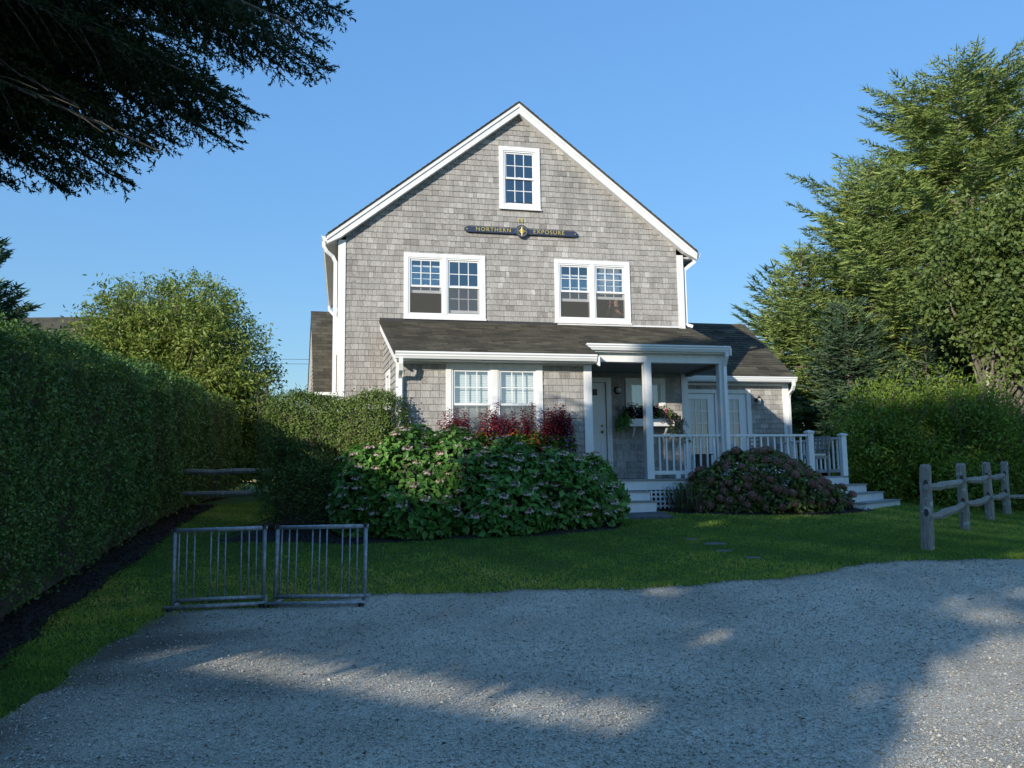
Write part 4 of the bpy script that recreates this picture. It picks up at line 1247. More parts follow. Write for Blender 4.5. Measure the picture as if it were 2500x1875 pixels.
box_planter("window_box", "white window box on brackets under the porch window", 2.56, 3.62, -.36, -.05, 2.645, 2.81, (3.1, -.2, 2.43))
box_planter("window_box", "white window box under the pair of ground floor windows, mostly hidden by leaves", -1.75, .45, -2.76, -2.44, 1.83, 2.0, (-.7, -2.6, 1.61))

def house_pts(a):   # (n,3) house -> world
    a = np.asarray(a, float)
    return np.c_[HX + a[:, 0] * CY - a[:, 1] * SY, HY + a[:, 0] * SY + a[:, 1] * CY, a[:, 2]]

def tall_red(u, y, z0, h, i):
    w = house_pts([(u, y, z0)])[0]
    t = thing("burgundy_plant", LAB_RED[i], "plant", tuple(w), "burgundy plants in the window box")
    lean = rng.normal(0, .06, 2)
    sub = []
    for k in range(rng.integers(5, 8)):
        d = rng.normal(0, .11, 2); hh = h * rng.uniform(.65, 1) if k else h
        n = int(hh / .013)
        s = np.linspace(.12, 1, n)
        base = np.c_[w[0] + (d[0] + lean[0]) * s, w[1] + (d[1] + lean[1]) * s, w[2] + hh * s]
        MB().tube([tuple(w), tuple(base[n // 2]), tuple(base[-1])], [.008, .006, .003], 5).build("stem", M['redleaf'], t, tone=True)
        az = np.arange(n) * 2.4 + rng.uniform(0, 6)
        up = np.linspace(.35, .9, n) - .55
        D = np.c_[np.cos(az), np.sin(az), up + rng.normal(0, .15, n)]
        sub.append((base, D, .13 * (1.15 - .55 * s) * rng.uniform(.8, 1.2, n)))
    Pp = np.concatenate([b for b, _, _ in sub]); D = np.concatenate([d for _, d, _ in sub]); L = np.concatenate([l for _, _, l in sub])
    mid = Pp + unit(D) * L[:, None] * .7
    D2 = D.copy(); D2[:, 2] -= .9
    PP = np.concatenate([Pp, mid]); DD = np.concatenate([D, D2]); LL = np.concatenate([L * .9, L * .6])
    leaves("foliage", PP, DD, np.tile([0, 0, 1.], (len(PP), 1)) + .2 * rdir(len(PP)), LL, LL * .5, rng.beta(2, 2, len(PP)), M['redleaf'], t)
LAB_RED = ["burgundy leaved plant at the left end of the ground floor window box", "tall burgundy plant second from the left end of the window box, under the left sash", "burgundy plant rising highest before the left bay window pane", "short burgundy plant just left of the mullion between the bay windows", "burgundy plant directly in front of the mullion between the bay windows", "tallest burgundy plant, before the left edge of the right bay window", "burgundy plant in front of the middle of the right bay window", "tall burgundy plant before the right edge of the right bay window", "drooping burgundy plant at the right end of the window box against the shingles"]
for i, (u, h) in enumerate(((-1.68, .48), (-1.40, .46), (-1.10, .62), (-.78, .46), (-.50, .52), (-.22, .70), (.06, .60), (.32, .68), (.56, .52))):
    tall_red(u, -2.62 + rng.uniform(-.04, .05), 2.02, h + (.30 if u < -.6 else .20), i)

def annual(name, label, c, r, nleaf, nflow, fmat, lmat, group, cat="flowers", fl=.045, world=False, trail=(0, 0, 0)):
    w = np.array(c) if world else house_pts([c])[0]
    t = thing(name, label, cat, tuple(w), group)
    Q = rdir(nleaf) * (rng.uniform(.3, 1, (nleaf, 1)) ** .5) * np.array(r); Q[:, 2] = np.abs(Q[:, 2]) * .9 + .02
    s = rng.uniform(0, 1, (nleaf, 1)) ** 1.3
    Q = Q * (1 - .4 * s) + s * np.array(trail)
    nr = unit(Q + np.array([0, -.1, .15])); D = unit(np.cross(nr, rdir(nleaf)) + .3 * nr)
    leaves("foliage", w + Q, D, nr, rng.uniform(.05, .09, nleaf), rng.uniform(.03, .05, nleaf), rng.beta(2, 2, nleaf), lmat, t)
    if nflow:
        Q = unit(rdir(nflow) + np.array([0, -.6, .5])) * np.array(r) * rng.uniform(.85, 1.1, (nflow, 1)); Q[:, 2] = np.abs(Q[:, 2])
        s = rng.uniform(0, 1, (nflow, 1)) ** 1.3
        Q = Q * (1 - .4 * s) + s * np.array(trail)
        PP = np.repeat(w + Q, 5, 0); a = np.tile(np.arange(5) * 1.2566, nflow) + np.repeat(rng.uniform(0, 6, nflow), 5)
        fc = unit(np.repeat(unit(Q) + np.array([-.2, -.6, .4]), 5, 0))
        e1 = unit(np.cross(fc, [0, 0, 1.])); e2 = np.cross(fc, e1)
        D = e1 * np.cos(a)[:, None] + e2 * np.sin(a)[:, None] + .35 * fc
        leaves("blossom", PP, D, fc, fl * .6, fl * .55, rng.uniform(0, 1, len(PP)), fmat, t, broad=.6)
    return t
for i, (u, dz, m, lab) in enumerate(((-1.58, .0, 'orange', "orange flowering plant at the left end of the ground floor window box"), (-1.18, .02, 'orange', "orange flowers below the tall burgundy plant under the left bay window"), (-.86, .0, 'violet', "violet flowers in the window box left of the mullion"), (-.52, .05, 'orange', "orange and lime flowering plant below the mullion between bay windows"), (-.16, .02, 'orange', "orange flowering plant under the left part of the right bay window"), (.14, .0, 'pink', "red-pink flowers in the window box under the right bay window"), (.44, -.02, 'violet', "violet flowers hanging at the right end of the ground floor window box"))):
    annual("flowering_annual", lab, (u, -2.74, 2.06 + dz), (.22, .17, .36), 420, 30, M[m], M['lime'], "bright flowers in the ground floor window box")
annual("dark_foliage_plant", "dark purple leaved plant in the porch window box, left of the post", (2.72, -.2, 2.80), (.3, .22, .42), 420, 0, None, M['darkleaf'], "plants in the porch window box", "plant")
annual("dark_foliage_plant", "dark purple leaved plant at the middle of the porch window box", (3.12, -.2, 2.84), (.32, .2, .42), 420, 0, None, M['darkleaf'], "plants in the porch window box", "plant")
annual("trailing_green_plant", "green plant trailing over the left end of the porch window box", (2.52, -.26, 2.72), (.22, .2, .32), 260, 0, None, M['hydr'], "plants in the porch window box", "plant", trail=(-.12, -.06, -.2))
annual("pink_flower_plant", "pink flowers with lime leaves spilling from the right of the porch window box", (3.3, -.24, 2.84), (.34, .22, .32), 420, 46, M['pink'], M['lime'], "plants in the porch window box", trail=(.45, -.08, -.22))
annual("trailing_green_plant", "grey-green trailing stems hanging at the right end of the porch window box", (3.55, -.26, 2.66), (.2, .16, .2), 240, 10, M['pink'], M['hydr_old'], "plants in the porch window box", "plant", trail=(.35, -.02, -.42))

# ------------------------------------------------------------------ hedges
def hedge(name, label, front, thick, top_fn, density, mat, seed, leafL=.045, end_caps=True, group=None):
    """front: polyline of the visible face (x,y), the hedge lies to its left/back; top_fn(s) gives the top height"""
    r = np.random.default_rng(seed)
    fp = np.array(front, float); seg = np.hypot(*np.diff(fp, axis=0).T); cum = np.r_[0, np.cumsum(seg)]; Ltot = cum[-1]
    def at(s):
        x = np.interp(s, cum, fp[:, 0]); y = np.interp(s, cum, fp[:, 1])
        x2 = np.interp(np.minimum(s + .1, Ltot), cum, fp[:, 0]); y2 = np.interp(np.minimum(s + .1, Ltot), cum, fp[:, 1])
        x1 = np.interp(np.maximum(s - .1, 0), cum, fp[:, 0]); y1 = np.interp(np.maximum(s - .1, 0), cum, fp[:, 1])
        d = unit(np.c_[x2 - x1, y2 - y1]); return x, y, d
    c = fp.mean(0); b = thing(name, label, "hedge", (c[0], c[1], g1(*c)), group)
    parts = []
    def dens(s): return density(s)
    # face, top, back, ends
    nF = int(Ltot * 60)
    def sample(kind, n):
        s = r.uniform(0, Ltot, n); x, y, d = at(s); nrm = np.c_[d[:, 1], -d[:, 0]]      # right of travel = front
        zt = top_fn(s); zb = gz(x, y) + .12
        rad = .22
        if kind == 'front':
            h = r.uniform(0, 1, n) ** .9
            z = zb + (zt - zb) * h; off = np.zeros(n)
            near_top = np.clip((z - (zt - rad)) / rad, 0, 1); off = -rad * (1 - np.sqrt(np.maximum(0, 1 - near_top ** 2)))
            off += -.10 * (1 - np.clip((z - zb) / .5, 0, 1))
            N = np.c_[nrm * (1 - near_top * .6)[:, None], near_top * .8 + .05]
        elif kind == 'back':
            z = zb + (zt - zb) * r.uniform(0, 1, n); off = np.full(n, -thick); N = np.c_[-nrm, np.zeros(n)]
        elif kind == 'top':
            off = -r.uniform(0, 1, n) * thick; z = zt - .06 * (np.abs(off / thick + .5) * 2) ** 4; N = np.c_[nrm * .1, np.ones(n)]
        else:
            e = 0.0 if kind == 'end0' else Ltot
            s = np.full(n, e); x, y, d = at(s); nrm = np.c_[d[:, 1], -d[:, 0]]; zt = top_fn(s); zb = gz(x, y) + .12
            off = -r.uniform(0, 1, n) * thick; z = zb + (zt - zb) * r.uniform(0, 1, n)
            bul = .2 * np.sqrt(np.maximum(0, 1 - (off / thick * 2 + 1) ** 2)) * np.sqrt(np.maximum(.02, 1 - np.clip((z - zb) / (zt - zb) * 2 - 1, 0, 1) ** 3))
            sg = -1 if kind == 'end0' else 1
            x = x + sg * d[:, 0] * bul; y = y + sg * d[:, 1] * bul
            N = np.c_[sg * d, np.full(n, .15)]
        X = np.c_[x + nrm[:, 0] * off, y + nrm[:, 1] * off, z]
        return X, N, s
    for kind, area in (('front', 3.0 * Ltot), ('top', thick * Ltot), ('back', 1.2 * Ltot), ('end0', thick * 2.6), ('end1', thick * 2.6)):
        n = int(area * dens(0))
        X, N, s = sample(kind, n)
        keep = r.uniform(0, 1, n) < np.array(dens(s)) / dens(0)
        parts.append((X[keep], N[keep], s[keep]))
    X = np.concatenate([p[0] for p in parts]); N = unit(np.concatenate([p[1] for p in parts])); s = np.concatenate([p[2] for p in parts])
    big = clumped(X, 2.2, seed); X = X + N * ((big - .5) * .22 + np.where(r.uniform(0, 1, len(X)) < .02, r.uniform(.05, .16, len(X)), 0))[:, None] + N * r.normal(-.02, .045, (len(X), 1)) + r.normal(0, .02, X.shape)
    hb = X[:, 2] - gz(X[:, 0], X[:, 1]); kp = r.uniform(0, 1, len(X)) < np.clip(.15 + hb / .75, 0, 1) * np.clip(.55 + 1.1 * clumped(X, 5.0, seed + 7), 0, 1)
    X, N, s = X[kp], N[kp], s[kp]
    sc = np.sqrt(dens(0) / np.array(dens(s))) if np.ndim(dens(s)) else np.ones(len(X))
    D = unit(np.cross(N, r.normal(size=X.shape)) + .55 * N + np.array([0, 0, .25]))
    NN = unit(N + .55 * r.normal(size=X.shape))
    tone = np.clip(.42 + .35 * (clumped(X, 3.5, seed + 1) - .5) + r.normal(0, .16, len(X)), 0, 1)
    LL = leafL * sc * r.uniform(.75, 1.3, len(X))
    leaves("foliage", X, D, NN, LL, LL * .55, tone, mat, b)
    # inner mass of dense twigs that stops the light
    core = MB(); K = max(2, int(Ltot / 1.0))
    ss = np.linspace(.12, Ltot - .12, K + 1); x, y, d = at(ss)
    zt = top_fn(ss) - .22
    for i in range(K):
        def col(j, o): return (x[j] + d[j, 1] * -o, y[j] - d[j, 0] * -o)
        a0, a1 = col(i, .17), col(i + 1, .17); b0, b1 = col(i, thick - .15), col(i + 1, thick - .15)
        za, zb_ = g1(*a0) + .1, g1(*a1) + .1
        core.hexa([(*a0, za), (*a1, zb_), (*b1, zb_), (*b0, za), (*a0, zt[i]), (*a1, zt[i + 1]), (*b1, zt[i + 1]), (*b0, zt[i])])
    core.build("branches", M['twig'], b)
    st = MB()
    for q in np.arange(.3, Ltot - .1, .45):
        xx, yy, dd = at(np.array([q])); px = xx[0] - dd[0, 1] * .22; py = yy[0] + dd[0, 0] * .22; z0 = g1(px, py)
        st.tube([(px, py, z0 - .05), (px + r.normal(0, .04), py + r.normal(0, .04), z0 + .35)], [.02, .014], 5)
    setp(st.build("stems", M['twig'], b), kind='stuff')
    return b
lh_s = [0]; 
for a, b_ in zip(HEDGE_FRONT, HEDGE_FRONT[1:]): lh_s.append(lh_s[-1] + math.hypot(b_[0] - a[0], b_[1] - a[1]))
LHZ = [3.08, 3.12, 3.34, 3.42, 3.78, 3.98]
hedge("tall_hedge", "tall clipped dark green privet hedge running along the left side of the lawn", HEDGE_FRONT, 1.25,
      lambda s: np.interp(s, lh_s, LHZ) + .05 * np.sin(np.asarray(s) * 2.3) + .03 * np.sin(np.asarray(s) * 5.1), lambda s: 2100 * np.interp(s, [0, 4, 9, 16], [1, .85, .5, .3]), M['privet'], 11, .046)
hedge("tall_hedge", "far rounded hedge end beyond the notch in the tall left hedge", [(-8.35, 22.3), (-8.6, 24.3), (-8.9, 26.0)], 1.2,
      lambda s: 4.0 - .35 * np.clip((np.asarray(s) - 2.6) / 1.0, 0, 1), lambda s: 700 + 0 * np.asarray(s), M['privet_sun'], 12, .075)
hedge("clipped_hedge", "lower clipped hedge with sunny top beside the left corner of the bay", [(-4.42, 14.35), (-3.2, 14.12), (-2.2, 14.05)], 1.0,
      lambda s: 3.0 + .03 * np.sin(np.asarray(s) * 4) - .0 * np.asarray(s), lambda s: 2100 + 0 * np.asarray(s), M['privet_sun'], 13, .048)

# ------------------------------------------------------------------ hydrangeas
def bloom_mesh(name, kind, seed):
    r = np.random.default_rng(seed)
    if kind == 'mop':
        n = 90; i = np.arange(n) + .5; ph = np.arccos(1 - 1.7 * i / n); th = i * 2.39996
        Nn = np.c_[np.sin(ph) * np.cos(th), np.sin(ph) * np.sin(th), np.cos(ph)]
        Pp = Nn * np.array([.085, .085, .068]) * r.uniform(.85, 1.08, (n, 1))
        D = unit(np.cross(Nn, r.normal(size=(n, 3))) + .25 * Nn); L = r.uniform(.032, .05, n)
        V, F = leaf_geo(Pp - D * L[:, None] * .5, D, Nn, L, L * .85, .1)
        tone = np.repeat(np.clip(.45 + .25 * Nn[:, 2] * 0 + r.normal(0, .22, n), 0, 1), 2)
    else:
        n = 30; a = r.uniform(0, 6.28, n); rr = np.where(np.arange(n) < 13, r.uniform(.055, .085, n), r.uniform(0, .05, n))
        Pp = np.c_[rr * np.cos(a), rr * np.sin(a), .012 - rr * .2 + r.normal(0, .006, n)]
        Nn = unit(np.c_[np.cos(a) * .4, np.sin(a) * .4, np.ones(n)] + r.normal(0, .25, (n, 3)))
        D = unit(np.cross(Nn, r.normal(size=(n, 3)))); L = np.where(np.arange(n) < 13, .045, .02)
        V, F = leaf_geo(Pp - D * L[:, None] * .5, D, Nn, L, L * .9, .1)
        tone = np.repeat(np.where(np.arange(n) < 13, r.uniform(.6, 1, n), r.uniform(.0, .35, n)), 2)
    return npmesh(name, V, F, tone)

def mound(t, blobs, nleaf, L, mat, seed, droop=.25, sat=.45):
    """leaves over a union of rounded masses; returns surface samples"""
    r = np.random.default_rng(seed)
    w = np.array([b[3] * b[5] + b[3] * b[4] for b in blobs]); k = r.choice(len(blobs), nleaf * 2, p=w / w.sum())
    B = np.array(blobs)[k]
    Q = r.normal(size=(nleaf * 2, 3)); Q[:, 2] = np.where(Q[:, 2] < 0, Q[:, 2] * .75, Q[:, 2]); Q = unit(Q)
    depth = 1 - np.abs(r.normal(0, .10, (nleaf * 2, 1)))
    X = B[:, :3] + Q * B[:, 3:6] * depth
    X += (clumped(X, 3.0, seed)[:, None] - .5) * Q * .22
    inside = np.zeros(len(X), bool)
    for i, b in enumerate(blobs):
        q = (X - np.array(b[:3])) / (np.array(b[3:6]) * .88)
        inside |= ((q ** 2).sum(1) < 1) & (k != i)
    X, Q = X[~inside][:nleaf], Q[~inside][:nleaf]
    n = len(X)
    keep = X[:, 2] > gz(X[:, 0], X[:, 1]) + .05
    X, Q = X[keep], Q[keep]; n = len(X)
    side = unit(np.cross(Q, r.normal(size=Q.shape)))
    D = unit(side * .8 + Q * .5 + np.array([0, 0, -droop])); N = unit(Q * .8 + np.array([0, 0, .6]) + .35 * r.normal(size=Q.shape))
    LL = L * r.uniform(.6, 1.25, n)
    tone = np.clip(sat + .3 * (clumped(X, 4, seed + 3) - .5) + r.normal(0, .17, n), 0, 1)
    leaves("foliage", X, D, N, LL, LL * .62, tone, mat, t, fold=.10, broad=.45)
    return X, Q
def stems_for(t, blobs, seed, mat, nst=40, rad=.012):
    r = np.random.default_rng(seed); mb = MB()
    for _ in range(nst):
        b = blobs[r.integers(len(blobs))]
        x, y = b[0] + r.normal(0, b[3] * .3), b[1] + r.normal(0, b[4] * .3); z = g1(x, y)
        tx, ty, tz = b[0] + r.normal(0, b[3] * .6), b[1] + r.normal(0, b[4] * .6), b[2] + b[5] * r.uniform(.1, .7)
        mb.tube([(x, y, z - .03), ((x + tx) / 2, (y + ty) / 2, z + (tz - z) * .6), (tx, ty, tz)], [rad, rad * .8, rad * .5], 4)
    mb.build("stems", mat, t)
def blooms(t, me_list, X, Q, n, mat, seed, scale, lift, zmin=0, tilt=.5, cond=None):
    r = np.random.default_rng(seed)
    ok = (Q[:, 1] < .45) & (X[:, 2] > zmin)
    if cond is not None: ok &= cond(X)
    idx = r.permutation(np.where(ok)[0]); chosen = []
    for i in idx:
        if all(np.sum((X[i] - X[j]) ** 2) > (scale * .145) ** 2 for j in chosen): chosen.append(i)
        if len(chosen) >= n: break
    off = np.array(find_off(t))
    for i in chosen:
        o = bpy.data.objects.new("bloom", me_list[r.integers(len(me_list))]); COL.objects.link(o); o.parent = t
        o.location = X[i] + Q[i] * lift - off
        nv = Vector(unit(Q[i] * (1 - tilt) + np.array([0, -.15, tilt])))
        q = nv.to_track_quat('Z', 'Y'); q.rotate(Matrix.Rotation(0, 4, 'Z'))
        o.rotation_euler = q.to_euler(); s = scale * r.uniform(.8, 1.15); o.scale = (s, s, s)

gb = .68
HB = [(-2.45, 13.75, 1.15, .62, .6, .95), (-1.75, 13.75, 1.27, .7, .7, 1.14), (-.95, 13.9, 1.26, .75, .75, 1.1), (-.1, 14.0, 1.22, .75, .75, 1.04), (.75, 14.15, 1.1, .7, .7, .97), (1.35, 14.4, 1.1, .55, .6, .88), (-.3, 13.55, .95, .9, .5, .7), (-1.7, 13.4, .95, .9, .5, .7)]
hyd = thing("lacecap_hydrangea", "big green hydrangea with small pale pink lacecap blooms in front of the bay", "shrub", (-.5, 13.9, .68))
Xh, Qh = mound(hyd, HB, 13000, .14, M['hydr'], 31)
stems_for(hyd, HB, 32, M['twig'])
lace = [bloom_mesh("bloom", 'lace', 40 + i) for i in range(4)]
for m_ in lace: m_.materials.append(M['palepink'])
blooms(hyd, lace, Xh, Qh, 165, None, 33, 1.05, .06, .95, .65)
for b in HB: MB().lathe([(0, -.2), (b[3] * .45, -.15), (b[3] * .5, .1), (b[3] * .3, b[5] * .45), (0, b[5] * .55)], (b[0], b[1], b[2]), n=9).build("inner_twigs", M['twig'], hyd)

RB = [(3.95, 16.15, 1.05, .48, .48, .60), (4.45, 16.0, 1.22, .55, .55, .78), (5.05, 16.0, 1.22, .62, .6, .80), (5.65, 16.1, 1.12, .55, .55, .66), (6.15, 16.3, .98, .45, .45, .50), (6.62, 16.6, .98, .26, .25, .26)]
rh = thing("mophead_hydrangea", "hydrangea covered in faded mauve-brown mophead blooms below the deck railing", "shrub", (5.0, 16.1, .82))
Xr, Qr = mound(rh, RB, 8500, .105, M['hydr_old'], 51)
stems_for(rh, RB, 52, M['twig'], 30)
mop = [bloom_mesh("bloom", 'mop', 60 + i) for i in range(4)]
for m_ in mop: m_.materials.append(M['mauve'])
blooms(rh, mop, Xr, Qr, 105, None, 53, .95, .04, .92, .4)
for b in RB: MB().lathe([(0, -.1), (b[3] * .4, -.08), (b[3] * .45, .1), (b[3] * .3, b[5] * .4), (0, b[5] * .5)], (b[0], b[1], b[2]), n=9).build("inner_twigs", M['twig'], rh)
# dry perennial clump by the lattice
lv = thing("dry_perennial", "clump of brown dry stalks between the lattice and the mauve hydrangea", "plant", (3.4, 15.95, g1(3.4, 15.95)))
n = 420; a = rng.uniform(0, 6.28, n); rr = rng.uniform(0, .3, n)
Pp = np.c_[3.4 + rr * np.cos(a) * 1.0, 15.95 + rr * np.sin(a), np.zeros(n)]; Pp[:, 2] = gz(Pp[:, 0], Pp[:, 1])
D = np.c_[np.cos(a) * rr * 1.3, np.sin(a) * rr * 1.3, np.ones(n)] + rng.normal(0, .12, (n, 3))
leaves("stalks", Pp, D, rdir(n), rng.uniform(.25, .62, n), .014, rng.uniform(0, 1, n), M['lavender'], lv, broad=.6)
n = 160; Pp = np.c_[3.4 + rng.normal(0, .17, n), 15.95 + rng.normal(0, .15, n), g1(3.4, 15.95) + rng.uniform(.05, .55, n)]
leaves("foliage", Pp, rdir(n), rdir(n), .09, .045, rng.uniform(0, .6, n), M['hydr'], lv)

# ------------------------------------------------------------------ stones, slab
sl = thing("stone_slab", "dark flat stone slab at the foot of the porch steps", "paving stone", (*hw(1.75, -2.75)[:2], g1(*hw(1.75, -2.75)[:2])))
zc_ = [(hw(a, b)[0], hw(a, b)[1]) for a, b in ((1.15, -3.05), (2.35, -3.1), (2.42, -2.42), (1.1, -2.42))]
mb = MB(); mb.hexa([(x, y, g1(x, y) - .05) for x, y in zc_] + [(x, y, g1(x, y) + .05) for x, y in zc_]); mb.build("slab", M['slate'], sl, bevel=.012)
for i, (x, y, r0, lab) in enumerate(((2.72, 12.55, 0.10, "sunken grey stepping stone nearest the house in the lawn"), (2.98, 12.1, 0.15, "largest sunken stepping stone in the lawn, with a dark edge"), (2.95, 11.5, 0.11, "sunken grey stepping stone in the middle of the lawn row"), (3.2, 10.95, 0.09, "sunken stepping stone nearest the gravel"))):
    t = thing("stepping_stone", lab, "paving stone", (x, y, g1(x, y)), "stepping stones sunk in the lawn")
    pts = [(x + r0 * 1.2 * math.cos(a) * random.uniform(.8, 1.1), y + r0 * .8 * math.sin(a) * random.uniform(.8, 1.1)) for a in np.linspace(0, 5.6, 9)]
    mb = MB(); k = len(pts)
    mb.add([(a, b, g1(a, b) - .04) for a, b in pts] + [(a, b, g1(a, b) + .004) for a, b in pts], [tuple(range(k, 2 * k))] + [(j, (j + 1) % k, (j + 1) % k + k, j + k) for j in range(k)])
    mb.build("stone", M['slate'], t)
STONES = [(2.72, 12.55, .13), (2.98, 12.1, .2), (2.95, 11.5, .15), (3.2, 10.95, .13)]

# ------------------------------------------------------------------ bike racks
def rack(label, A, B, lean):
    """A, B: left and right ground points of the front tube"""
    A = Vector((*A, g1(*A))); B = Vector((*B, g1(*B))); d = (B - A).normalized(); s = Vector((-d.y, d.x, 0)).normalized(); L = (B - A).length
    c = (A + B) / 2
    t = thing("bike_rack", label, "bike rack", (c.x, c.y, c.z), "galvanised bike racks at the gravel edge")
    up = Vector((0, 0, 1))
    def P(a, b, h): return tuple(A + d * a + s * b + up * h)
    H = .865; y0 = .10
    def bar(name, p, q, r, n=8): MB().tube([P(*p), P(*q)], r, n).build(name, M['galv'], t, smooth=True)
    bar("top_rail", (.0, y0 + lean, H), (L, y0 + lean, H), .024)
    for i, a in enumerate((.03, L - .03)):
        bar("post", (a, y0, .03), (a, y0 + lean, H + .01), .023)
        bar("foot_bar", (a, -.05, .03), (a, .42, .03), .021)
        MB().lathe([(0, .04), (.028, .04), (.03, 0), (0, 0)], P(a, y0 + lean, H - .01), n=8).build("end_cap", M['black_rubber'], t)
        MB().lathe([(0, .05), (.03, .05), (.036, 0), (0, 0)], P(a, -.05, -.005), n=8).build("end_cap", M['black_rubber'], t)
    bar("bottom_rail", (-.04, -.04, .045), (L + .02, -.04, .045), .022)
    bar("bottom_rail", (.03, y0, .10), (L - .03, y0, .10), .022)
    bar("bottom_rail", (.03, .40, .06), (L - .03, .40, .06), .022)
    for f in (.075, .155, .235, .405, .482, .558, .725, .805, .885):
        bar("bar", (L * f, y0 + .01, .10), (L * f, y0 + lean * .98, H), .0095, 6)
    return t
rack("left galvanised bike rack standing at the corner where gravel meets lawn", (-3.80, 9.0), (-2.79, 9.18), .0)
rack("right galvanised bike rack, slightly leaning back, at the edge of the gravel", (-2.73, 9.14), (-1.66, 9.10), .06)

# ------------------------------------------------------------------ split rail fences
def split_rail(mb, p, q, r, seed, n=7):
    rr = random.Random(seed); p = Vector(p); q = Vector(q); path = []; rad = []
    for i in range(9):
        f = i / 8; v = p.lerp(q, f) + Vector((0, 0, -.035 * math.sin(math.pi * f) + rr.uniform(-.012, .012)))
        path.append(v); rad.append(r * (.62 + .45 * math.sin(math.pi * min(1, max(0, f * .9 + .05)))) * rr.uniform(.92, 1.08))
    return mb.tube(path, rad, n)
def fence_post(root, x, y, zt, seed, w=.085, lean=(0, 0)):
    z0 = g1(x, y); h = zt - z0; rr = random.Random(seed)
    mb = MB(); rings = 7; n = 8
    holes = (.80, .45)
    path = []; rad = []
    for i in range(rings):
        f = i / (rings - 1); path.append((x + lean[0] * f + rr.uniform(-.005, .005), y + lean[1] * f, z0 - .1 + (h + .1) * f)); rad.append(w * (1.08 - .12 * f + rr.uniform(-.05, .05)))
    path.append((x + lean[0], y + lean[1], zt + .04)); rad.append(w * .75)
    mb.tube(path, rad, n)
    p = mb.build("post", M['lichen_wood'], root, bevel=.006)
    for hf in holes:
        zc = z0 + h * hf; xx = x + lean[0] * hf; fx, fy = -xx, -y; l = math.hypot(fx, fy); fx /= l; fy /= l
        m2 = MB(); c = (xx + fx * w * .93, y + fy * w * .93, zc)
        sx_, sy_ = -fy, fx
        ring = [(c[0] + sx_ * .030 * math.cos(a), c[1] + sy_ * .030 * math.cos(a), c[2] + .055 * math.sin(a)) for a in np.linspace(0, 2 * math.pi, 11)[:-1]]
        ring2 = [(a_ - fx * .03, b_ - fy * .03, c_) for a_, b_, c_ in ring]
        m2.add([(a_ + fx * .012, b_ + fy * .012, c_) for a_, b_, c_ in ring] + ring2, [tuple(range(10))] + [(j, j + 10, (j + 1) % 10 + 10, (j + 1) % 10) for j in range(10)])
        m2.build("mortise_shade", M['sheathing'], p)  # dark disc set on the post for the shade inside a slot
    return p
sf_ = thing("split_rail_fence", "weathered split rail fence with lichen, four posts running back from the gravel", "fence", (5.69, 11.28, .48))
FP = [(5.70, 11.28, 1.62, (.05, 0)), (7.92, 14.31, 1.66, (0, 0)), (9.77, 16.7, 1.70, (0, 0)), (11.0, 18.15, 1.73, (.03, 0))]
for i, (x, y, zt, ln) in enumerate(FP): fence_post(sf_, x, y, zt, 90 + i, lean=ln)
for i in range(3):
    a, b = FP[i], FP[i + 1]
    for hf, jz in ((.80, -.04), (.45, -.06)):
        za = g1(a[0], a[1]) + (a[2] - g1(a[0], a[1])) * hf + jz; zb_ = g1(b[0], b[1]) + (b[2] - g1(b[0], b[1])) * hf + jz
        dx_, dy_ = b[0] - a[0], b[1] - a[1]; l = math.hypot(dx_, dy_); dx_ /= l; dy_ /= l
        split_rail(MB(), (a[0] - dx_ * .04 + .03, a[1] - dy_ * .12, za), (b[0] + dx_ * .02, b[1] + dy_ * .02, zb_), .062, i * 7 + int(hf * 10)).build("rail", M['lichen_wood'], sf_)
z_a, z_b = g1(11, 18.15), g1(14.5, 19.6)
split_rail(MB(), (11, 18.15, z_a + .38), (14.6, 19.7, z_b + .5), .06, 77).build("rail", M['lichen_wood'], sf_)
lf = thing("split_rail_fence", "two-rail fence closing the dark gap between the two hedges", "fence", (-5.9, 17.5, .8))
split_rail(MB(), (-7.75, 17.5, 1.79), (-4.3, 17.3, 1.80), .055, 5).build("rail", M['lichen_wood'], lf)
split_rail(MB(), (-7.75, 17.5, 1.33), (-4.3, 17.3, 1.33), .055, 6).build("rail", M['lichen_wood'], lf)
fence_post(lf, -7.75, 17.5, 2.0, 7); fence_post(lf, -4.3, 17.3, 2.0, 8)

# ------------------------------------------------------------------ trees
def bez(p, c, q, n=6):
    p, c, q = map(np.asarray, (p, c, q)); t = np.linspace(0, 1, n)[:, None]
    return p * (1 - t) ** 2 + 2 * c * t * (1 - t) + q * t ** 2

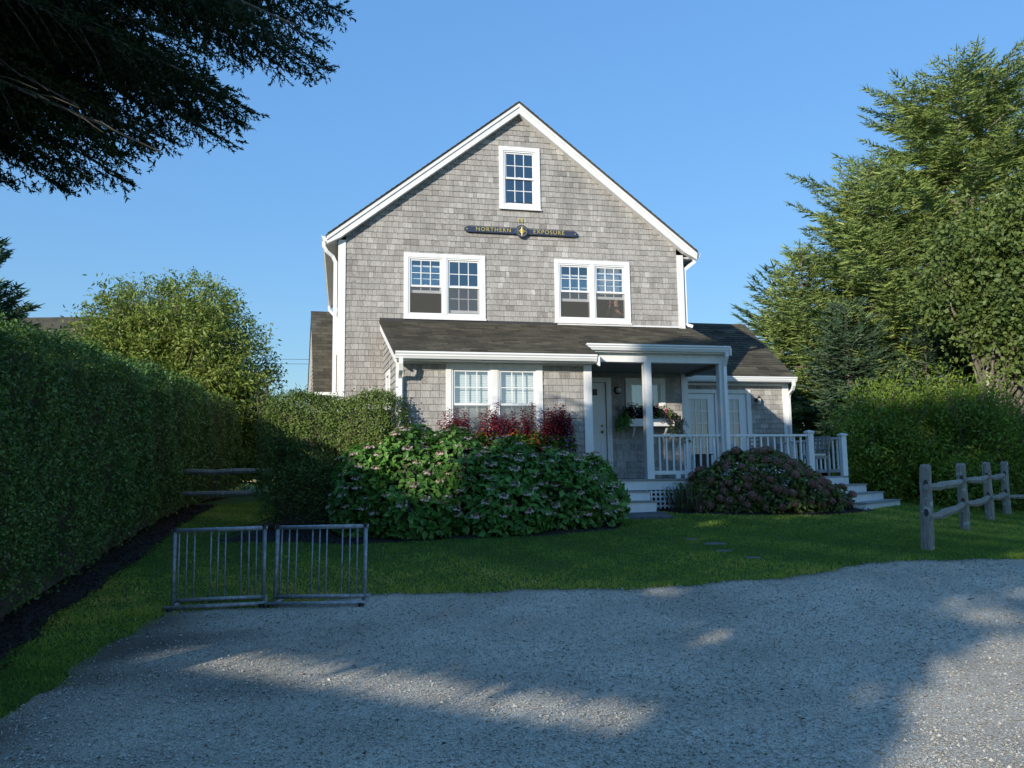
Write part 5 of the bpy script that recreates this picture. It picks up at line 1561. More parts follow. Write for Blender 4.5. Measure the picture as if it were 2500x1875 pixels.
def decid(name, label, cat, base, trunk_top, crowns, nlimb, nleaf, L, ratio, mat, bark, seed, trunk_r=.18, spread=.35, group=None, hollow=.45, fork=1, lift=.0, tone0=.45, bmat=None):
    r = np.random.default_rng(seed)
    base = np.array(base, float); t = thing(name, label, cat, tuple(base), group)
    mb = MB(); tt_ = np.array(trunk_top, float)
    tr = bez(base - [0, 0, .2], (base + tt_) / 2 + r.normal(0, .15, 3) * [1, 1, 0], tt_, 7)
    mb.tube([tuple(p) for p in tr], list(np.linspace(trunk_r, trunk_r * .55, 7)), 9)
    mb.build("trunk", bark, t, smooth=True)
    vol = np.array([c[3] * c[4] * c[5] for c in crowns]); lb = MB(); cl = []
    ks = r.choice(len(crowns), nlimb, p=vol / vol.sum())
    for k in ks:
        c = np.array(crowns[k]); q = unit(r.normal(size=3)); rad = r.uniform(hollow, 1) ** .6
        tip = c[:3] + q * c[3:6] * rad * .92
        s = tr[r.integers(2, 7)]
        ctl = (s + tip) / 2 + np.array([0, 0, .12 * np.linalg.norm(tip - s)]) * r.uniform(.2, 1) + r.normal(0, .15, 3)
        b = bez(s, ctl, tip, 6); l = np.linalg.norm(tip - s)
        lb.tube([tuple(p) for p in b], list(np.linspace(.012 + .014 * l, .006, 6)), 5)
        cl.append((tip, q)); 
        if l > 1.0: cl.append((b[4], q)); cl.append((b[3], q))
        for _ in range(2):
            e = b[r.integers(3, 6)]; tw = e + unit(r.normal(size=3) + q * .8) * r.uniform(.3, .8) * spread * 1.6
            lb.tube([tuple(e), tuple((e + tw) / 2 + [0, 0, .03]), tuple(tw)], [.012, .008, .004], 4); cl.append((tw, q))
    lb.build("branches", bmat or bark, t)
    Cc = np.array([c[0] for c in cl]); Cq = np.array([c[1] for c in cl])
    k = r.integers(0, len(Cc), nleaf)
    X = Cc[k] + np.clip(r.normal(0, 1, (nleaf, 3)), -1.5, 1.5) * spread * np.array([.55, .55, .42]) * r.uniform(.4, 1.2, (nleaf, 1))
    out = unit(X - np.array(crowns)[:, :3].mean(0))
    D = unit(r.normal(size=(nleaf, 3)) + out * .6 + np.array([0, 0, -.25]))
    N = unit(out * .75 + np.array([0, 0, .45]) + .75 * r.normal(size=(nleaf, 3)))
    tone = np.clip(tone0 + .45 * (clumped(X, .9, seed) - .5) + .25 * (clumped(X, 3, seed + 9) - .5) + r.normal(0, .13, nleaf), 0, 1)
    LL = L * r.uniform(.6, 1.3, nleaf)
    leaves("crown", X, D, N, LL, LL * ratio, tone, mat, t)
    return t

def spruce(name, label, base, H, prof, seed, mat, bark, twL=.30, step=.17, cull=None, trunk_r=.22, per=6, gap=.42, z_from=.0, lean=(0, 0), droop=.0, cat="tree", group=None, wid=.24, az_bias=None, up=.75):
    """prof(f) = branch reach at height fraction f"""
    r = np.random.default_rng(seed); base = np.array(base, float)
    t = thing(name, label, cat, tuple(base), group)
    def axis(z): f = z / H; return base + np.array([lean[0] * f, lean[1] * f, z])
    tr = [axis(z) for z in np.linspace(-.2, H * .97, 9)]
    MB().tube([tuple(p) for p in tr], list(np.linspace(trunk_r, .02, 9)), 8).build("trunk", bark, t, smooth=True)
    lb = MB(); Ps = []; Ds = []; Ls = []
    z = H * z_from
    while z < H * .985:
        f = z / H; reach = prof(f)
        nb = max(3, int(per * (1 if f < .85 else .8)))
        a0 = r.uniform(0, 6.28)
        for i in range(nb):
            az = a0 + i * 6.283 / nb + r.normal(0, .22)
            l = reach * r.uniform(.62, 1.12)
            if az_bias: l *= az_bias(az)
            if l < .25: l = .25
            pitch = (-.15 + up * f ** 1.4) + r.normal(0, .09) - droop * (1 - f)
            o = np.array([math.cos(az) * math.cos(pitch), math.sin(az) * math.cos(pitch), math.sin(pitch)])
            s = axis(z); tip = s + o * l + np.array([0, 0, .10 * l]); ctl = s + o * l * .55 + np.array([0, 0, -.07 * l])
            b = bez(s, ctl, tip, 7)
            lb.tube([tuple(p) for p in b[::2]], list(np.linspace(.012 + .010 * l, .004, 4)), 4)
            m = max(3, int(l / step)); fs = np.linspace(.18, 1.0, m)
            q = s * (1 - fs[:, None]) ** 2 + 2 * ctl * (fs * (1 - fs))[:, None] + tip * fs[:, None] ** 2
            tg = unit(np.gradient(q, axis=0)) if m > 1 else np.array([o])
            side = unit(np.cross(tg, [0, 0, 1.]))
            for sg in (-1, 1):
                ang = r.uniform(.6, 1.05, m)[:, None]
                d = unit(tg * np.cos(ang) + side * sg * np.sin(ang) + np.array([0, 0, -.10]) + r.normal(0, .13, (m, 3)))
                tl = np.clip((1.08 - fs) * l * .42, .16, .85) * r.uniform(.7, 1.25, m)
                ns = np.maximum(1, (tl / (twL * .5)).astype(int))
                for j in range(ns.max()):
                    ok = ns > j
                    pj = q[ok] + d[ok] * (j * twL * .5)
                    Ps.append(pj); Ds.append(d[ok] + r.normal(0, .16, (ok.sum(), 3))); Ls.append(np.full(ok.sum(), twL) * r.uniform(.75, 1.2, ok.sum()))
                    for sg2 in (-1, 1, -.45, .45):     # little side shoots
                        sd = unit(np.cross(d[ok], [0, 0, 1.])); dd = unit(d[ok] * .75 + sd * sg2 * .65 + r.normal(0, .17, (ok.sum(), 3)))
                        Ps.append(pj + d[ok] * twL * (.2 if abs(sg2) == 1 else .55)); Ds.append(dd); Ls.append(np.full(ok.sum(), twL * .62) * r.uniform(.7, 1.2, ok.sum()))
            Ps.append(q[-2:]); Ds.append(tg[-2:]); Ls.append(np.full(2, twL * 1.2))
        z += gap * r.uniform(.75, 1.2) * (1 if f < .8 else .75)
    X = np.concatenate(Ps); D = unit(np.concatenate(Ds)); L = np.concatenate(Ls)
    top = axis(H * .93); X = np.r_[X, np.repeat([top], 6, 0) + r.normal(0, .05, (6, 3))]; D = np.r_[D, unit(np.array([0, 0, 1.]) + r.normal(0, .12, (6, 3)))]; L = np.r_[L, np.full(6, H * .045)]
    if cull is not None:
        ok = cull(X + D * L[:, None] * .5); X, D, L = X[ok], D[ok], L[ok]
    lb.build("branches", bark, t)
    ax_ = np.c_[base[0] + lean[0] * .5 + 0 * X[:, 0], base[1] + 0 * X[:, 0], X[:, 2] - .4]
    N = unit(unit(X - ax_) * .9 + np.array([0, 0, .35]) + .65 * r.normal(size=X.shape))
    tone = np.clip(.45 + .4 * (clumped(X, 1.1, seed) - .5) + r.normal(0, .17, len(X)), 0, 1)
    Sd = unit(np.cross(D, N)) * (L * wid * .36)[:, None]; X = X - np.array(find_off(t))
    V = np.stack([X + Sd, X - Sd, X + D * L[:, None]], 1).reshape(-1, 3)
    link("crown", npmesh("crown", V, np.arange(len(V)).reshape(-1, 3), tone), mat, t)
    return t
gA = g1(16.2, 28)
spruce("spruce_tree", "tallest spruce on the right, its broad sunlit crown rising above the house roof", (16.0, 28.0, gA), 16.3 - gA, lambda f: .25 + min(7.2, 10.6 * (1 - f) ** .62) * (.90 + .10 * math.sin(f * 23)), 101, M['spruce'], M['palebark'], twL=.30, step=.16, per=10, gap=.40, z_from=.12, trunk_r=.32, lean=(.5, 0), wid=.27, up=.5, cull=lambda X: (X[:, 1] < 29.5) | (X[:, 2] > 9))
gB = g1(9.9, 27)
spruce("spruce_tree", "shorter spruce in front of the tall one, beside the wing roof", (10.0, 27.0, gB), 9.2 - gB, lambda f: .2 + 3.3 * (1 - f) ** .65, 102, M['spruce'], M['bark'], twL=.26, step=.14, per=9, gap=.34, z_from=.06, wid=.27)
spruce("spruce_tree", "mid-height spruce between the tall spruce and the wing, with spiky leader", (12.3, 26.5, g1(12.3, 26.5)), 11.0, lambda f: .2 + 4.9 * (1 - f) ** .6, 103, M['spruce'], M['bark'], twL=.28, step=.15, per=9, gap=.38, z_from=.1, wid=.27)
spruce("spruce_tree", "spruce with long loose limbs at the right edge of the picture", (20.5, 27.0, g1(20, 27)), 15.5, lambda f: .4 + 5.0 * (1 - f) ** .6, 104, M['spruce'], M['palebark'], twL=.34, step=.18, per=8, gap=.5, z_from=.2, wid=.27)
spruce("pine_tree", "loose pine with open branches behind the wing roof ridge", (11.6, 34.0, g1(11.6, 34)), 9.0, lambda f: .5 + 2.1 * math.sin(math.pi * min(1, f * .9 + .1)), 105, M['bluespruce'], M['bark'], twL=.42, step=.2, per=7, gap=.55, z_from=.2, wid=.3)
spruce("cedar_tree", "shaded blue-green cedar at the right corner of the wing", (10.0, 23.6, g1(10, 23.6)), 5.5, lambda f: .25 + 1.75 * (1 - f) ** .6, 106, M['bluespruce'], M['bark'], twL=.27, step=.13, per=9, gap=.27, z_from=.02, wid=.3)
spruce("cedar_tree", "dark blue-green cedar behind the light green bushes", (12.4, 23.8, g1(12.4, 23.8)), 4.9, lambda f: .25 + 1.7 * (1 - f) ** .6, 107, M['bluespruce'], M['bark'], twL=.27, step=.14, per=9, gap=.29, z_from=.02, wid=.3)
spruce("spruce_tree", "dark spruce rising behind the tall hedge at the left edge of the picture", (-18.3, 25.5, g1(-18.3, 25.5)), 9.0, lambda f: .3 + 4.0 * (1 - f) ** .6, 108, M['bluespruce'], M['bark'], twL=.34, step=.13, per=11, gap=.24, z_from=.15, wid=.4)
decid("maple_tree", "maple with broad leaves and a pale sunlit trunk at the right edge of the picture", "tree", (12.7, 21.3, g1(12.7, 21.3)), (12.75, 21.3, 5.6), [(12.6, 21.2, 6.9, 1.4, 1.4, 1.3), (14.4, 21.6, 7.2, 1.9, 1.8, 2.4), (14.2, 20.8, 5.8, 1.5, 1.2, .9), (15.3, 21.5, 5.6, 1.8, 1.6, 1.4), (11.9, 21.4, 6.0, .9, .9, .8)], 150, 60000, .125, .85, M['maple'], M['palebark'], 111, .19, .6, bmat=M['bark'])
decid("maple_tree", "dark-stemmed tree beside the pale maple trunk at the right edge", "tree", (14.3, 23.5, g1(14.3, 23.5)), (14.6, 23.6, 5.5), [(14.8, 23.6, 6.8, 2.4, 1.6, 2.2), (16.8, 24, 6.4, 2.4, 1.8, 2.4)], 90, 34000, .13, .8, M['maple'], M['twig'], 112, .16, .6)
for i, (lab, x, y, cr, nl) in enumerate((
        ("light green feathery bush nearest the deck steps on the right", 9.6, 20.3, [(9.2, 20.2, 2.3, 1.2, 1.0, 1.4), (10.2, 20.4, 2.7, 1.3, 1.1, 1.5), (8.9, 20.4, 1.4, .9, .9, .8)], 15000),
        ("broad light green bush in the middle behind the rail fence", 11.4, 20.0, [(11.2, 19.8, 2.4, 1.5, 1.2, 1.8), (12.2, 20.1, 2.3, 1.2, 1.1, 1.05), (11.0, 19.3, 1.3, 1.4, .8, .7)], 16000),
        ("light green bush at the right edge behind the last fence posts", 13.6, 19.9, [(13.4, 19.8, 1.9, 1.4, 1.1, 1.15), (14.6, 20.1, 2.1, 1.3, 1.2, 1.2), (13.2, 19.2, 1.2, 1.3, .7, .7)], 13000))):
    decid("feathery_bush", lab, "bush", (x, y, g1(x, y)), (x, y, g1(x, y) + .9), cr, 150, int(nl * 2.1), .105, .34, M['bush'], M['bark'], 120 + i, .05, .46, "light green bushes on the right", tone0=.5)
decid("cherry_tree", "rounded yellow-green tree behind the left hedge, sunlit from the front", "tree", (-11.4, 27.0, g1(-11.4, 27)), (-11.4, 27, 4.4), [(-11.6, 27, 6.6, 3.0, 2.4, 2.3), (-10.4, 26.6, 5.6, 2.4, 2.0, 2.0), (-13.4, 27, 6.2, 1.9, 1.8, 1.7), (-9.4, 26.6, 4.6, 1.9, 1.6, 1.1), (-12.2, 26.0, 4.6, 2.4, 1.5, 1.3)], 460, 96000, .155, .36, M['cherry'], M['bark'], 131, .22, .46, hollow=.62)
decid("cherry_tree", "low spreading yellow-green shrub tree between the hedge end and the house", "tree", (-8.3, 27.5, g1(-8.3, 27.5)), (-8.3, 27.5, 2.5), [(-8.6, 27.4, 3.4, 1.5, 1.2, 1.1), (-9.4, 27, 2.6, 1.3, 1.2, 1.2), (-7.6, 27.6, 3.9, .8, .8, .55)], 100, 24000, .15, .32, M['cherry'], M['bark'], 132, .1, .42)
dt = thing("bare_shrub", "bare twiggy branches right of the yellow-green tree against the sky", "shrub", (-8.0, 26.0, g1(-8, 26)))
mb = MB(); r_ = random.Random(4)
for i in range(16):
    p = Vector((-8.1 + r_.uniform(-.2, .2), 26, 3.2)); q = p + Vector((r_.uniform(-.2, .7), r_.uniform(-.2, .2), r_.uniform(.9, 2.3)))
    mb.tube([p, p.lerp(q, .5) + Vector((0, 0, .1)), q], [.012, .008, .004], 4)
mb.tube([(-8.0, 26, g1(-8, 26)), (-8.05, 26, 2), (-8.1, 26, 3.3)], [.05, .04, .025], 6)
mb.build("twigs", M['bark'], dt)

Q0 = np.array([-8.0, -4.0]); AV = np.array([.872, -.49])
GAPS = [(2.02, 4.31, .22, 0.093), (.85, 4.92, .28, 0.085), (3.42, 3.9, .09, 0.085), (3.63, 4.93, .13, 0.085), (3.92, 4.85, .13, 0.119), (4.15, 4.88, .14, 0.136), (3.68, 5.07, .10, 0.085), (3.91, 5.18, .10, 0.068), (4.4, 5.3, .3, 0.102), (4.9, 4.9, .4, .1),
        (-3.25, 5.16, 0.57, 0.103), (-.38, 6.91, 0.25, 0.138), (.44, 7.35, 0.16, 0.115), (.75, 7.63, 0.25, 0.115), (4.15, 6.23, 0.16, 0.115), (-.63, 5.33, 0.16, 0.092),
        (-2.67, 9.15, .10, .16), (-2.66, 9.62, .10, .2), (-2.3, 10.05, .26, .42), (-2.25, 9.25, .08, .12), (-1.08, 9.2, .07, .2), (2.2, 11.0, .25, .1), (3.2, 10.4, .2, .12), (1.5, 10.2, .15, .1)]
TOP_A = [-16, -10, -6, -5, -4.2, -3.8, -3.55, -3.35, -3.1, -2.9, -2.7, -2.4, -2.1, -1.7, -1.1, -.6, .5, 1.5, 2.8, 4, 7, 12, 16]
TOP_Z = [6.2, 5.9, 6.0, 6.0, 6.15, 6.35, 6.8, 7.5, 8.15, 8.45, 8.95, 10.3, 10.9, 11.6, 11.4, 11.9, 12.0, 11.7, 11.9, 12.3, 12.6, 12.0, 12]
def shade_keep(a, z):  # outline and holes shaped so the unseen crowns throw the wanted light patches
    top = np.interp(a, TOP_A, TOP_Z); k = z < top + .12 * np.sin(a * 9) + .08 * np.sin(a * 23)
    for g in GAPS: k &= ((a - g[0]) / g[2]) ** 2 + ((z - g[1]) / g[3]) ** 2 > 1
    k &= ~((a > 3.72 + .05 * np.sin(z * 9)) & (a < 6.5) & (z > 3.42) & (z < 4.35 + .35 * np.clip((a - 3.7) / .5, 0, 1) + .08 * np.sin(a * 13)))
    return k

# overhanging spruce at top left
def overhang():
    r = np.random.default_rng(141); base = np.array([-5.25, 3.25, g1(-5.25, 3.25)])
    t = thing("spruce_tree", "dark spruce limbs hanging into the top left corner, nearest the viewer", "tree", tuple(base))
    MB().tube([tuple(base - [0, 0, .2]), (-5.25, 3.25, 3), (-5.22, 3.25, 7.6)], [.26, .22, .10], 9).build("trunk", M['bark'], t, smooth=True)
    tips = [(-1.28, 6.0, 5.22), (-1.42, 6.1, 4.82), (-1.75, 5.7, 4.80), (-2.0, 6.0, 4.42), (-2.15, 6.25, 4.22), (-2.6, 5.9, 4.15), (-2.95, 6.0, 3.87), (-3.5, 6.1, 3.86), (-3.95, 6.0, 3.90), (-1.55, 6.5, 5.55), (-1.3, 5.8, 5.5), (-2.2, 5.5, 4.9), (-2.6, 6.4, 4.6), (-3.0, 5.6, 4.4), (-3.3, 6.6, 4.3), (-2.0, 6.8, 5.2), (-2.8, 7.0, 5.1), (-3.6, 6.9, 4.8), (-2.4, 5.2, 5.0), (-3.4, 5.2, 4.6), (-3.8, 5.6, 4.35), (-4.2, 6.6, 4.4), (-1.9, 7.2, 5.9), (-2.9, 6.2, 5.6), (-3.6, 7.6, 5.6), (-2.3, 6.2, 5.3), (-3.2, 6.0, 5.0), (-4.0, 7.2, 5.2), (-4.5, 6.0, 4.9), (-4.6, 7.4, 5.8)]
    xx = np.array([-4.2, -3.9, -3.45, -2.95, -2.55, -2.1, -1.95, -1.38, -1.18]) ; zz = np.array([3.82, 3.84, 3.79, 3.76, 4.05, 4.12, 4.36, 4.70, 5.05])
    for _ in range(60):
        yq = r.uniform(5.0, 7.6); xq = r.uniform(-4.7, -1.45) * yq / 6; zl = 1.55 + (np.interp(xq * 6 / yq, xx, zz) - 1.55) * yq / 6
        tips.append((xq, yq, zl + r.uniform(.08, 1.5)))
    lb = MB(); TW = []
    for k, tip in enumerate(tips):
        tip = np.array(tip); s = np.array([-5.23, 3.25, min(7.4, tip[2] + .35 + .1 * np.linalg.norm(tip[:2] - base[:2]) * r.uniform(.4, 1.1))])
        ctl = (s + tip) / 2 + np.array([0, 0, .25]); l = np.linalg.norm(tip - s)
        b = bez(s, ctl, tip, 9); lb.tube([tuple(p) for p in b], list(np.linspace(.028, .005, 9)), 5)
        m = int(l / .12); fs = np.linspace(.3, .985, m); q = s * (1 - fs[:, None]) ** 2 + 2 * ctl * (fs * (1 - fs))[:, None] + tip * fs[:, None] ** 2
        tg = unit(np.gradient(q, axis=0)); side = unit(np.cross(tg, [0, 0, 1.]))
        for i in range(m):
            for sg in (-1, 1):
                bl = (.17 + .85 * (1 - fs[i]) ** .8) * r.uniform(.6, 1.1)
                d = unit(tg[i] * .62 + side[i] * sg * .78 + np.array([0, 0, -.25]) + r.normal(0, .12, 3))
                e = q[i] + d * bl + np.array([0, 0, -.10 * bl])
                if bl > .3: lb.tube([tuple(q[i]), tuple(q[i] + d * bl * .5), tuple(e)], [.006, .004, .002], 3, cap=False)
                nn = max(1, int(bl / .13))
                TW.append((e - d * min(bl, .2), d, min(bl, .2) + .03))
                for j in range(nn):
                    c = q[i] + d * bl * (j + .4) / nn
                    for s2 in (-1, 1):
                        sd = unit(np.cross(d, [0, 0, 1.])); d2 = unit(d * .8 + sd * s2 * .6 + np.array([0, 0, -.15]) + r.normal(0, .15, 3))
                        TW.append((c, d2, r.uniform(.09, .19)))
        TW.append((tip - tg[-1] * .12, tg[-1], .2))
    lb.build("branches", M['bark'], t)
    B = np.array([a for a, _, _ in TW]); Dd = np.array([b for _, b, _ in TW]); Lw = np.array([c for _, _, c in TW])
    # drop shoots that hang below the natural outline of the limbs
    xx = np.array([-4.2, -3.9, -3.45, -2.95, -2.55, -2.1, -1.95, -1.38, -1.18]) ; zz = np.array([3.82, 3.84, 3.79, 3.76, 4.05, 4.12, 4.36, 4.70, 5.05])
    E_ = B + Dd * Lw[:, None]; sc_ = 6.0 / E_[:, 1]; xs_ = E_[:, 0] * sc_; zs_ = 1.55 + (E_[:, 2] - 1.55) * sc_
    ok = (zs_ > np.interp(xs_, xx, zz) - .03) & (xs_ < -1.15)
    den = AV[0] * LY - AV[1] * LX; q_ = E_[:, :2] - Q0; a_ = (q_[:, 0] * LY - q_[:, 1] * LX) / den; s_ = (AV[0] * q_[:, 1] - AV[1] * q_[:, 0]) / den
    ok &= shade_keep(a_, E_[:, 2] + s_ * math.tan(SUN_EL))  # also drops shoots whose shadow would fall on the sunlit patches
    B, Dd, Lw = B[ok], Dd[ok], Lw[ok]
    nn = np.maximum(9, (Lw / .0115).astype(int)); k = np.repeat(np.arange(len(B)), nn); f = np.concatenate([np.linspace(.05, 1, a) for a in nn])
    P0 = B[k] + Dd[k] * (Lw[k] * f)[:, None]; a = r.uniform(0, 6.28, len(k))
    e1 = unit(np.cross(Dd[k], [0, 0, 1.])); e2 = np.cross(Dd[k], e1)
    nd_ = unit(Dd[k] * .75 + e1 * np.cos(a)[:, None] * .8 + e2 * np.sin(a)[:, None] * .8)
    Ln = (.036 * r.uniform(.8, 1.2, len(k)))[:, None]; sd_ = unit(np.cross(nd_, rdir(len(k)))) * .0085
    P0 = P0 - base
    V = np.stack([P0 + sd_, P0 - sd_, P0 + nd_ * Ln], 1).reshape(-1, 3)
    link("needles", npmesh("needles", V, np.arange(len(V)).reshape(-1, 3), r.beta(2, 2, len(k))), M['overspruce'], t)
overhang()

# ------------------------------------------------------------------ trees behind the camera that shade the yard
# FAR: how much farther back than the hedge a tree stands
def shade_tree(name, label, a0, a1, zb, ta, seed, FAR=11.0):
    r = np.random.default_rng(seed)
    zt = float(np.interp(np.linspace(a0, a1, 9), TOP_A, TOP_Z).max()) + .3
    if FAR == 1.0: zt = 5.6  # low crown added to give the light strip a sharp upper edge
    area = (a1 - a0) * (zt - zb)
    def place(a, z, d):
        return np.c_[Q0[0] + AV[0] * a - LX * (d + FAR), Q0[1] + AV[1] * a - LY * (d + FAR), z + (d + FAR) * math.tan(SUN_EL)]
    n = int(area * 330); a = r.uniform(a0, a1, n); z = r.uniform(zb + .13, zt, n)
    big = np.ones(n, bool)
    for da, dz in ((0, 0), (.13, 0), (-.13, 0), (0, .13), (0, -.13)): big &= shade_keep(a + da, z + dz)
    A1, Z1 = a[big], z[big]
    n = int(area * 3600); a = r.uniform(a0, a1, n); z = r.uniform(zb, zt, n)
    ok = shade_keep(a, z); edge_ = z < zb + .3
    near = np.zeros(n, bool)
    for da, dz in ((.16, 0), (-.16, 0), (0, .16), (0, -.16)): near |= ~shade_keep(a + da, z + dz)
    sm = ok & (near | edge_); A2, Z2 = a[sm], z[sm]
    X = np.concatenate([place(A1, Z1, r.normal(0, .9, len(A1))), place(A2, Z2, r.normal(0, .5, len(A2)))])
    L = np.r_[.30 * r.uniform(.8, 1.2, len(A1)), np.full(len(A2), .06)]
    bx, by, _ = place(np.array([ta]), np.array([0.]), np.array([0.]))[0]; bz = g1(bx, by)
    t = thing(name, label, "tree", (bx, by, bz)); H = min(zt, float(np.interp(ta, TOP_A, TOP_Z)) - .6) + FAR * math.tan(SUN_EL)
    MB().tube([(bx, by, bz - .2), (bx, by, H * .6), (bx, by, H)], [.22, .16, .05], 9).build("trunk", M['bark'], t)
    lb = MB()
    for i in range(0, len(A1), max(1, len(A1) // 50)):
        lb.tube([(bx, by, max(zb + FAR * math.tan(SUN_EL) + .3, X[i][2] - .8)), tuple(X[i])], [.03, .006], 4)
    lb.build("branches", M['bark'], t)
    leaves("crown", X, rdir(len(X)), rdir(len(X)), L, L * .7, r.beta(2, 2, len(X)), M['maple'], t)
for i, (a0, a1, zb, ta, fa) in enumerate(((-16, -11, 3.6, -13, 8), (-11, -6.5, 3.62, -8.5, 6), (-6.5, -1.95, 3.62, -4.4, 7), (-1.95, 2.5, 5.2, 2.55, 8), (2.5, 6.4, 3.4, 3.05, 6), (6.4, 12, 2.5, 9, 8), (-2.05, 2.55, 3.675, -3.2, 1.0))):
    lab = ["tree standing far left behind the viewer, shading the tall hedge", "broad tree left behind the viewer, shading the lawn by the hedge", "tree behind the viewer shading the bike racks", "tree behind the viewer shading the middle of the gravel", "tree with gaps behind the viewer, dappling the right of the gravel", "tree far right behind the viewer, shading the rail fence", "unseen low crown added behind the viewer to edge the light strip"][i]
    shade_tree("shade_tree", lab, a0, a1, zb, ta, 150 + i, fa)
sh_h = thing("clipped_hedge", "unseen flat-topped hedge added behind the viewer to cut the gravel light strip", "hedge", (-7, -4.6, 0))  # added out of view; its top sets the lower edge of the light
n = 48000; a = rng.uniform(-16, 9, n); z = 3.66 - 3.7 * rng.uniform(0, 1, n) ** 1.6; d = rng.normal(0, .25, n)
zlim = np.where(a > 3.72, 3.36, np.where((a > -1.9) & (a < 2.5), 3.50 + .008 * np.sin(a * 7), 3.58))
ok = (z < zlim)
a, z, d = a[ok], z[ok], d[ok]
X = np.c_[Q0[0] + AV[0] * a - LX * d, Q0[1] + AV[1] * a - LY * d, z + d * math.tan(SUN_EL)]
X[:, 2] = np.maximum(X[:, 2], .02)
leaves("foliage", X, rdir(len(X)), rdir(len(X)), .07, .05, rng.beta(2, 2, len(X)), M['privet'], sh_h)
core = MB()
def off_(p, o): return (p[0] - LX * o, p[1] - LY * o)
for c0, c1, zc in ((-16, 3.70, 3.50), (3.705, 9, 3.34)):
    p0, p1 = Q0 + AV * c0, Q0 + AV * c1
    core.hexa([(*off_(p0, -.25), -.1), (*off_(p1, -.25), -.1), (*off_(p1, .25), -.1), (*off_(p0, .25), -.1), (*off_(p0, -.25), zc - .07), (*off_(p1, -.25), zc - .07), (*off_(p1, .25), zc + .07), (*off_(p0, .25), zc + .07)])
core.build("branches", M['twig'], sh_h)

# ------------------------------------------------------------------ buildings behind
rwing_o = (-5.36, 21.8); ryaw = R(16.5)
rwt = thing("rear_wing", "narrow shingled rear wing with a steep roof seen left of the house", "house", (*rwing_o, .9))
def RW(x, y, z): c, s = math.cos(ryaw), math.sin(ryaw); return (rwing_o[0] + x * c - y * s, rwing_o[1] + x * s + y * c, z)
def rw_hexa(mb, x0, x1, pts):       # pts: four (y,z) corners
    return mb.hexa([RW(x0, *pts[0]), RW(x0, *pts[1]), RW(x0, *pts[2]), RW(x0, *pts[3]), RW(x1, *pts[0]), RW(x1, *pts[1]), RW(x1, *pts[2]), RW(x1, *pts[3])])
ZE, ZR, YR = 3.95, 6.70, 2.45
mb = MB(); rw_hexa(mb, .05, 1.35, [(.25, .7), (.25, ZE - .05), (.35, ZE), (.35, .7)])
k = [RW(.05, y, z) for y, z in ((.35, .7), (2 * YR - .3, .7), (2 * YR - .3, ZE), (YR, ZR - .12), (.35, ZE - .02))]; k2 = [RW(.15, y, z) for y, z in ((.35, .7), (2 * YR - .3, .7), (2 * YR - .3, ZE), (YR, ZR - .12), (.35, ZE - .02))]
mb.add(k + k2, [(0, 1, 2, 3, 4), (9, 8, 7, 6, 5)] + [(i, i + 5, (i + 1) % 5 + 5, (i + 1) % 5) for i in range(5)])
mb.build("wall", M['cedar'], rwt, tone=True)
sg_ = MB(); z = .9
while z < ZR - .3:
    y = .36
    ym = YR - max(0, (z - ZE)) / (ZR - ZE) * YR; lo, hi = YR - ym + .3, YR + ym - .3
    if z < ZE: lo, hi = .36, 2 * YR - .3
    y = lo
    while y < hi - .05:
        w = min(random.uniform(.1, .2), hi - y)
        sg_.hexa([RW(.03, y, z), RW(.03, y + w - .005, z), RW(.05, y + w - .005, z), RW(.05, y, z), RW(.045, y, z + .14), RW(.045, y + w - .005, z + .14), RW(.05, y + w - .005, z + .14), RW(.05, y, z + .14)], random.random()); y += w
    z += .127
setp(sg_.build("shingles", M['cedar'], rwt, tone=True), kind='stuff')
mb = MB(); rw_hexa(mb, -.06, 1.4, [(0, ZE), (YR, ZR), (YR, ZR - .06), (0, ZE - .06)]); rw_hexa(mb, -.06, 1.4, [(YR, ZR), (2 * YR, ZE), (2 * YR, ZE - .06), (YR, ZR - .06)])
rroof = mb.build("roof", M['sheathing'], rwt)
Ls = math.hypot(YR, ZR - ZE); tabs = MB()
for kk in range(int(Ls / .14)):
    s0 = kk * .14; x = -.07 - (kk % 2) * .15
    while x < 1.4:
        a, b = max(x, -.07), min(x + .295, 1.4)
        if b > a:
            f0, f1 = s0 / Ls, min(1, (s0 + .155) / Ls)
            def pp(xx, f, h): return RW(xx, YR * f - h * (ZR - ZE) / Ls, ZE + (ZR - ZE) * f + h * YR / Ls)
            tabs.add([pp(a, f0, .002), pp(b, f0, .002), pp(a, f0, .014), pp(b, f0, .014), pp(b, f1, .006), pp(a, f1, .006)], [(2, 3, 4, 5), (0, 1, 3, 2)], min(1, max(0, random.gauss(.6, .2))))
        x += .30
setp(tabs.build("roof_shingles", M['asphalt_shingle'], rroof, tone=True), kind='stuff')
mb = MB(); rw_hexa(mb, -.03, 0.045, [(0, ZE - .07), (YR, ZR - .07), (YR, ZR - .26), (.12, ZE - .2)]); rw_hexa(mb, -.03, 0.045, [(YR + .001, ZR - .07), (2 * YR, ZE - .07), (2 * YR - .12, ZE - .2), (YR + .001, ZR - .26)]); mb.build("rake_board", M['white'], rwt)
mb = MB(); rw_hexa(mb, -.04, 1.38, [(-.11, ZE - .10), (-.11, ZE - .01), (-.005, ZE - .01), (-.005, ZE - .10)]); mb.build("gutter", M['vinyl'], rwt)

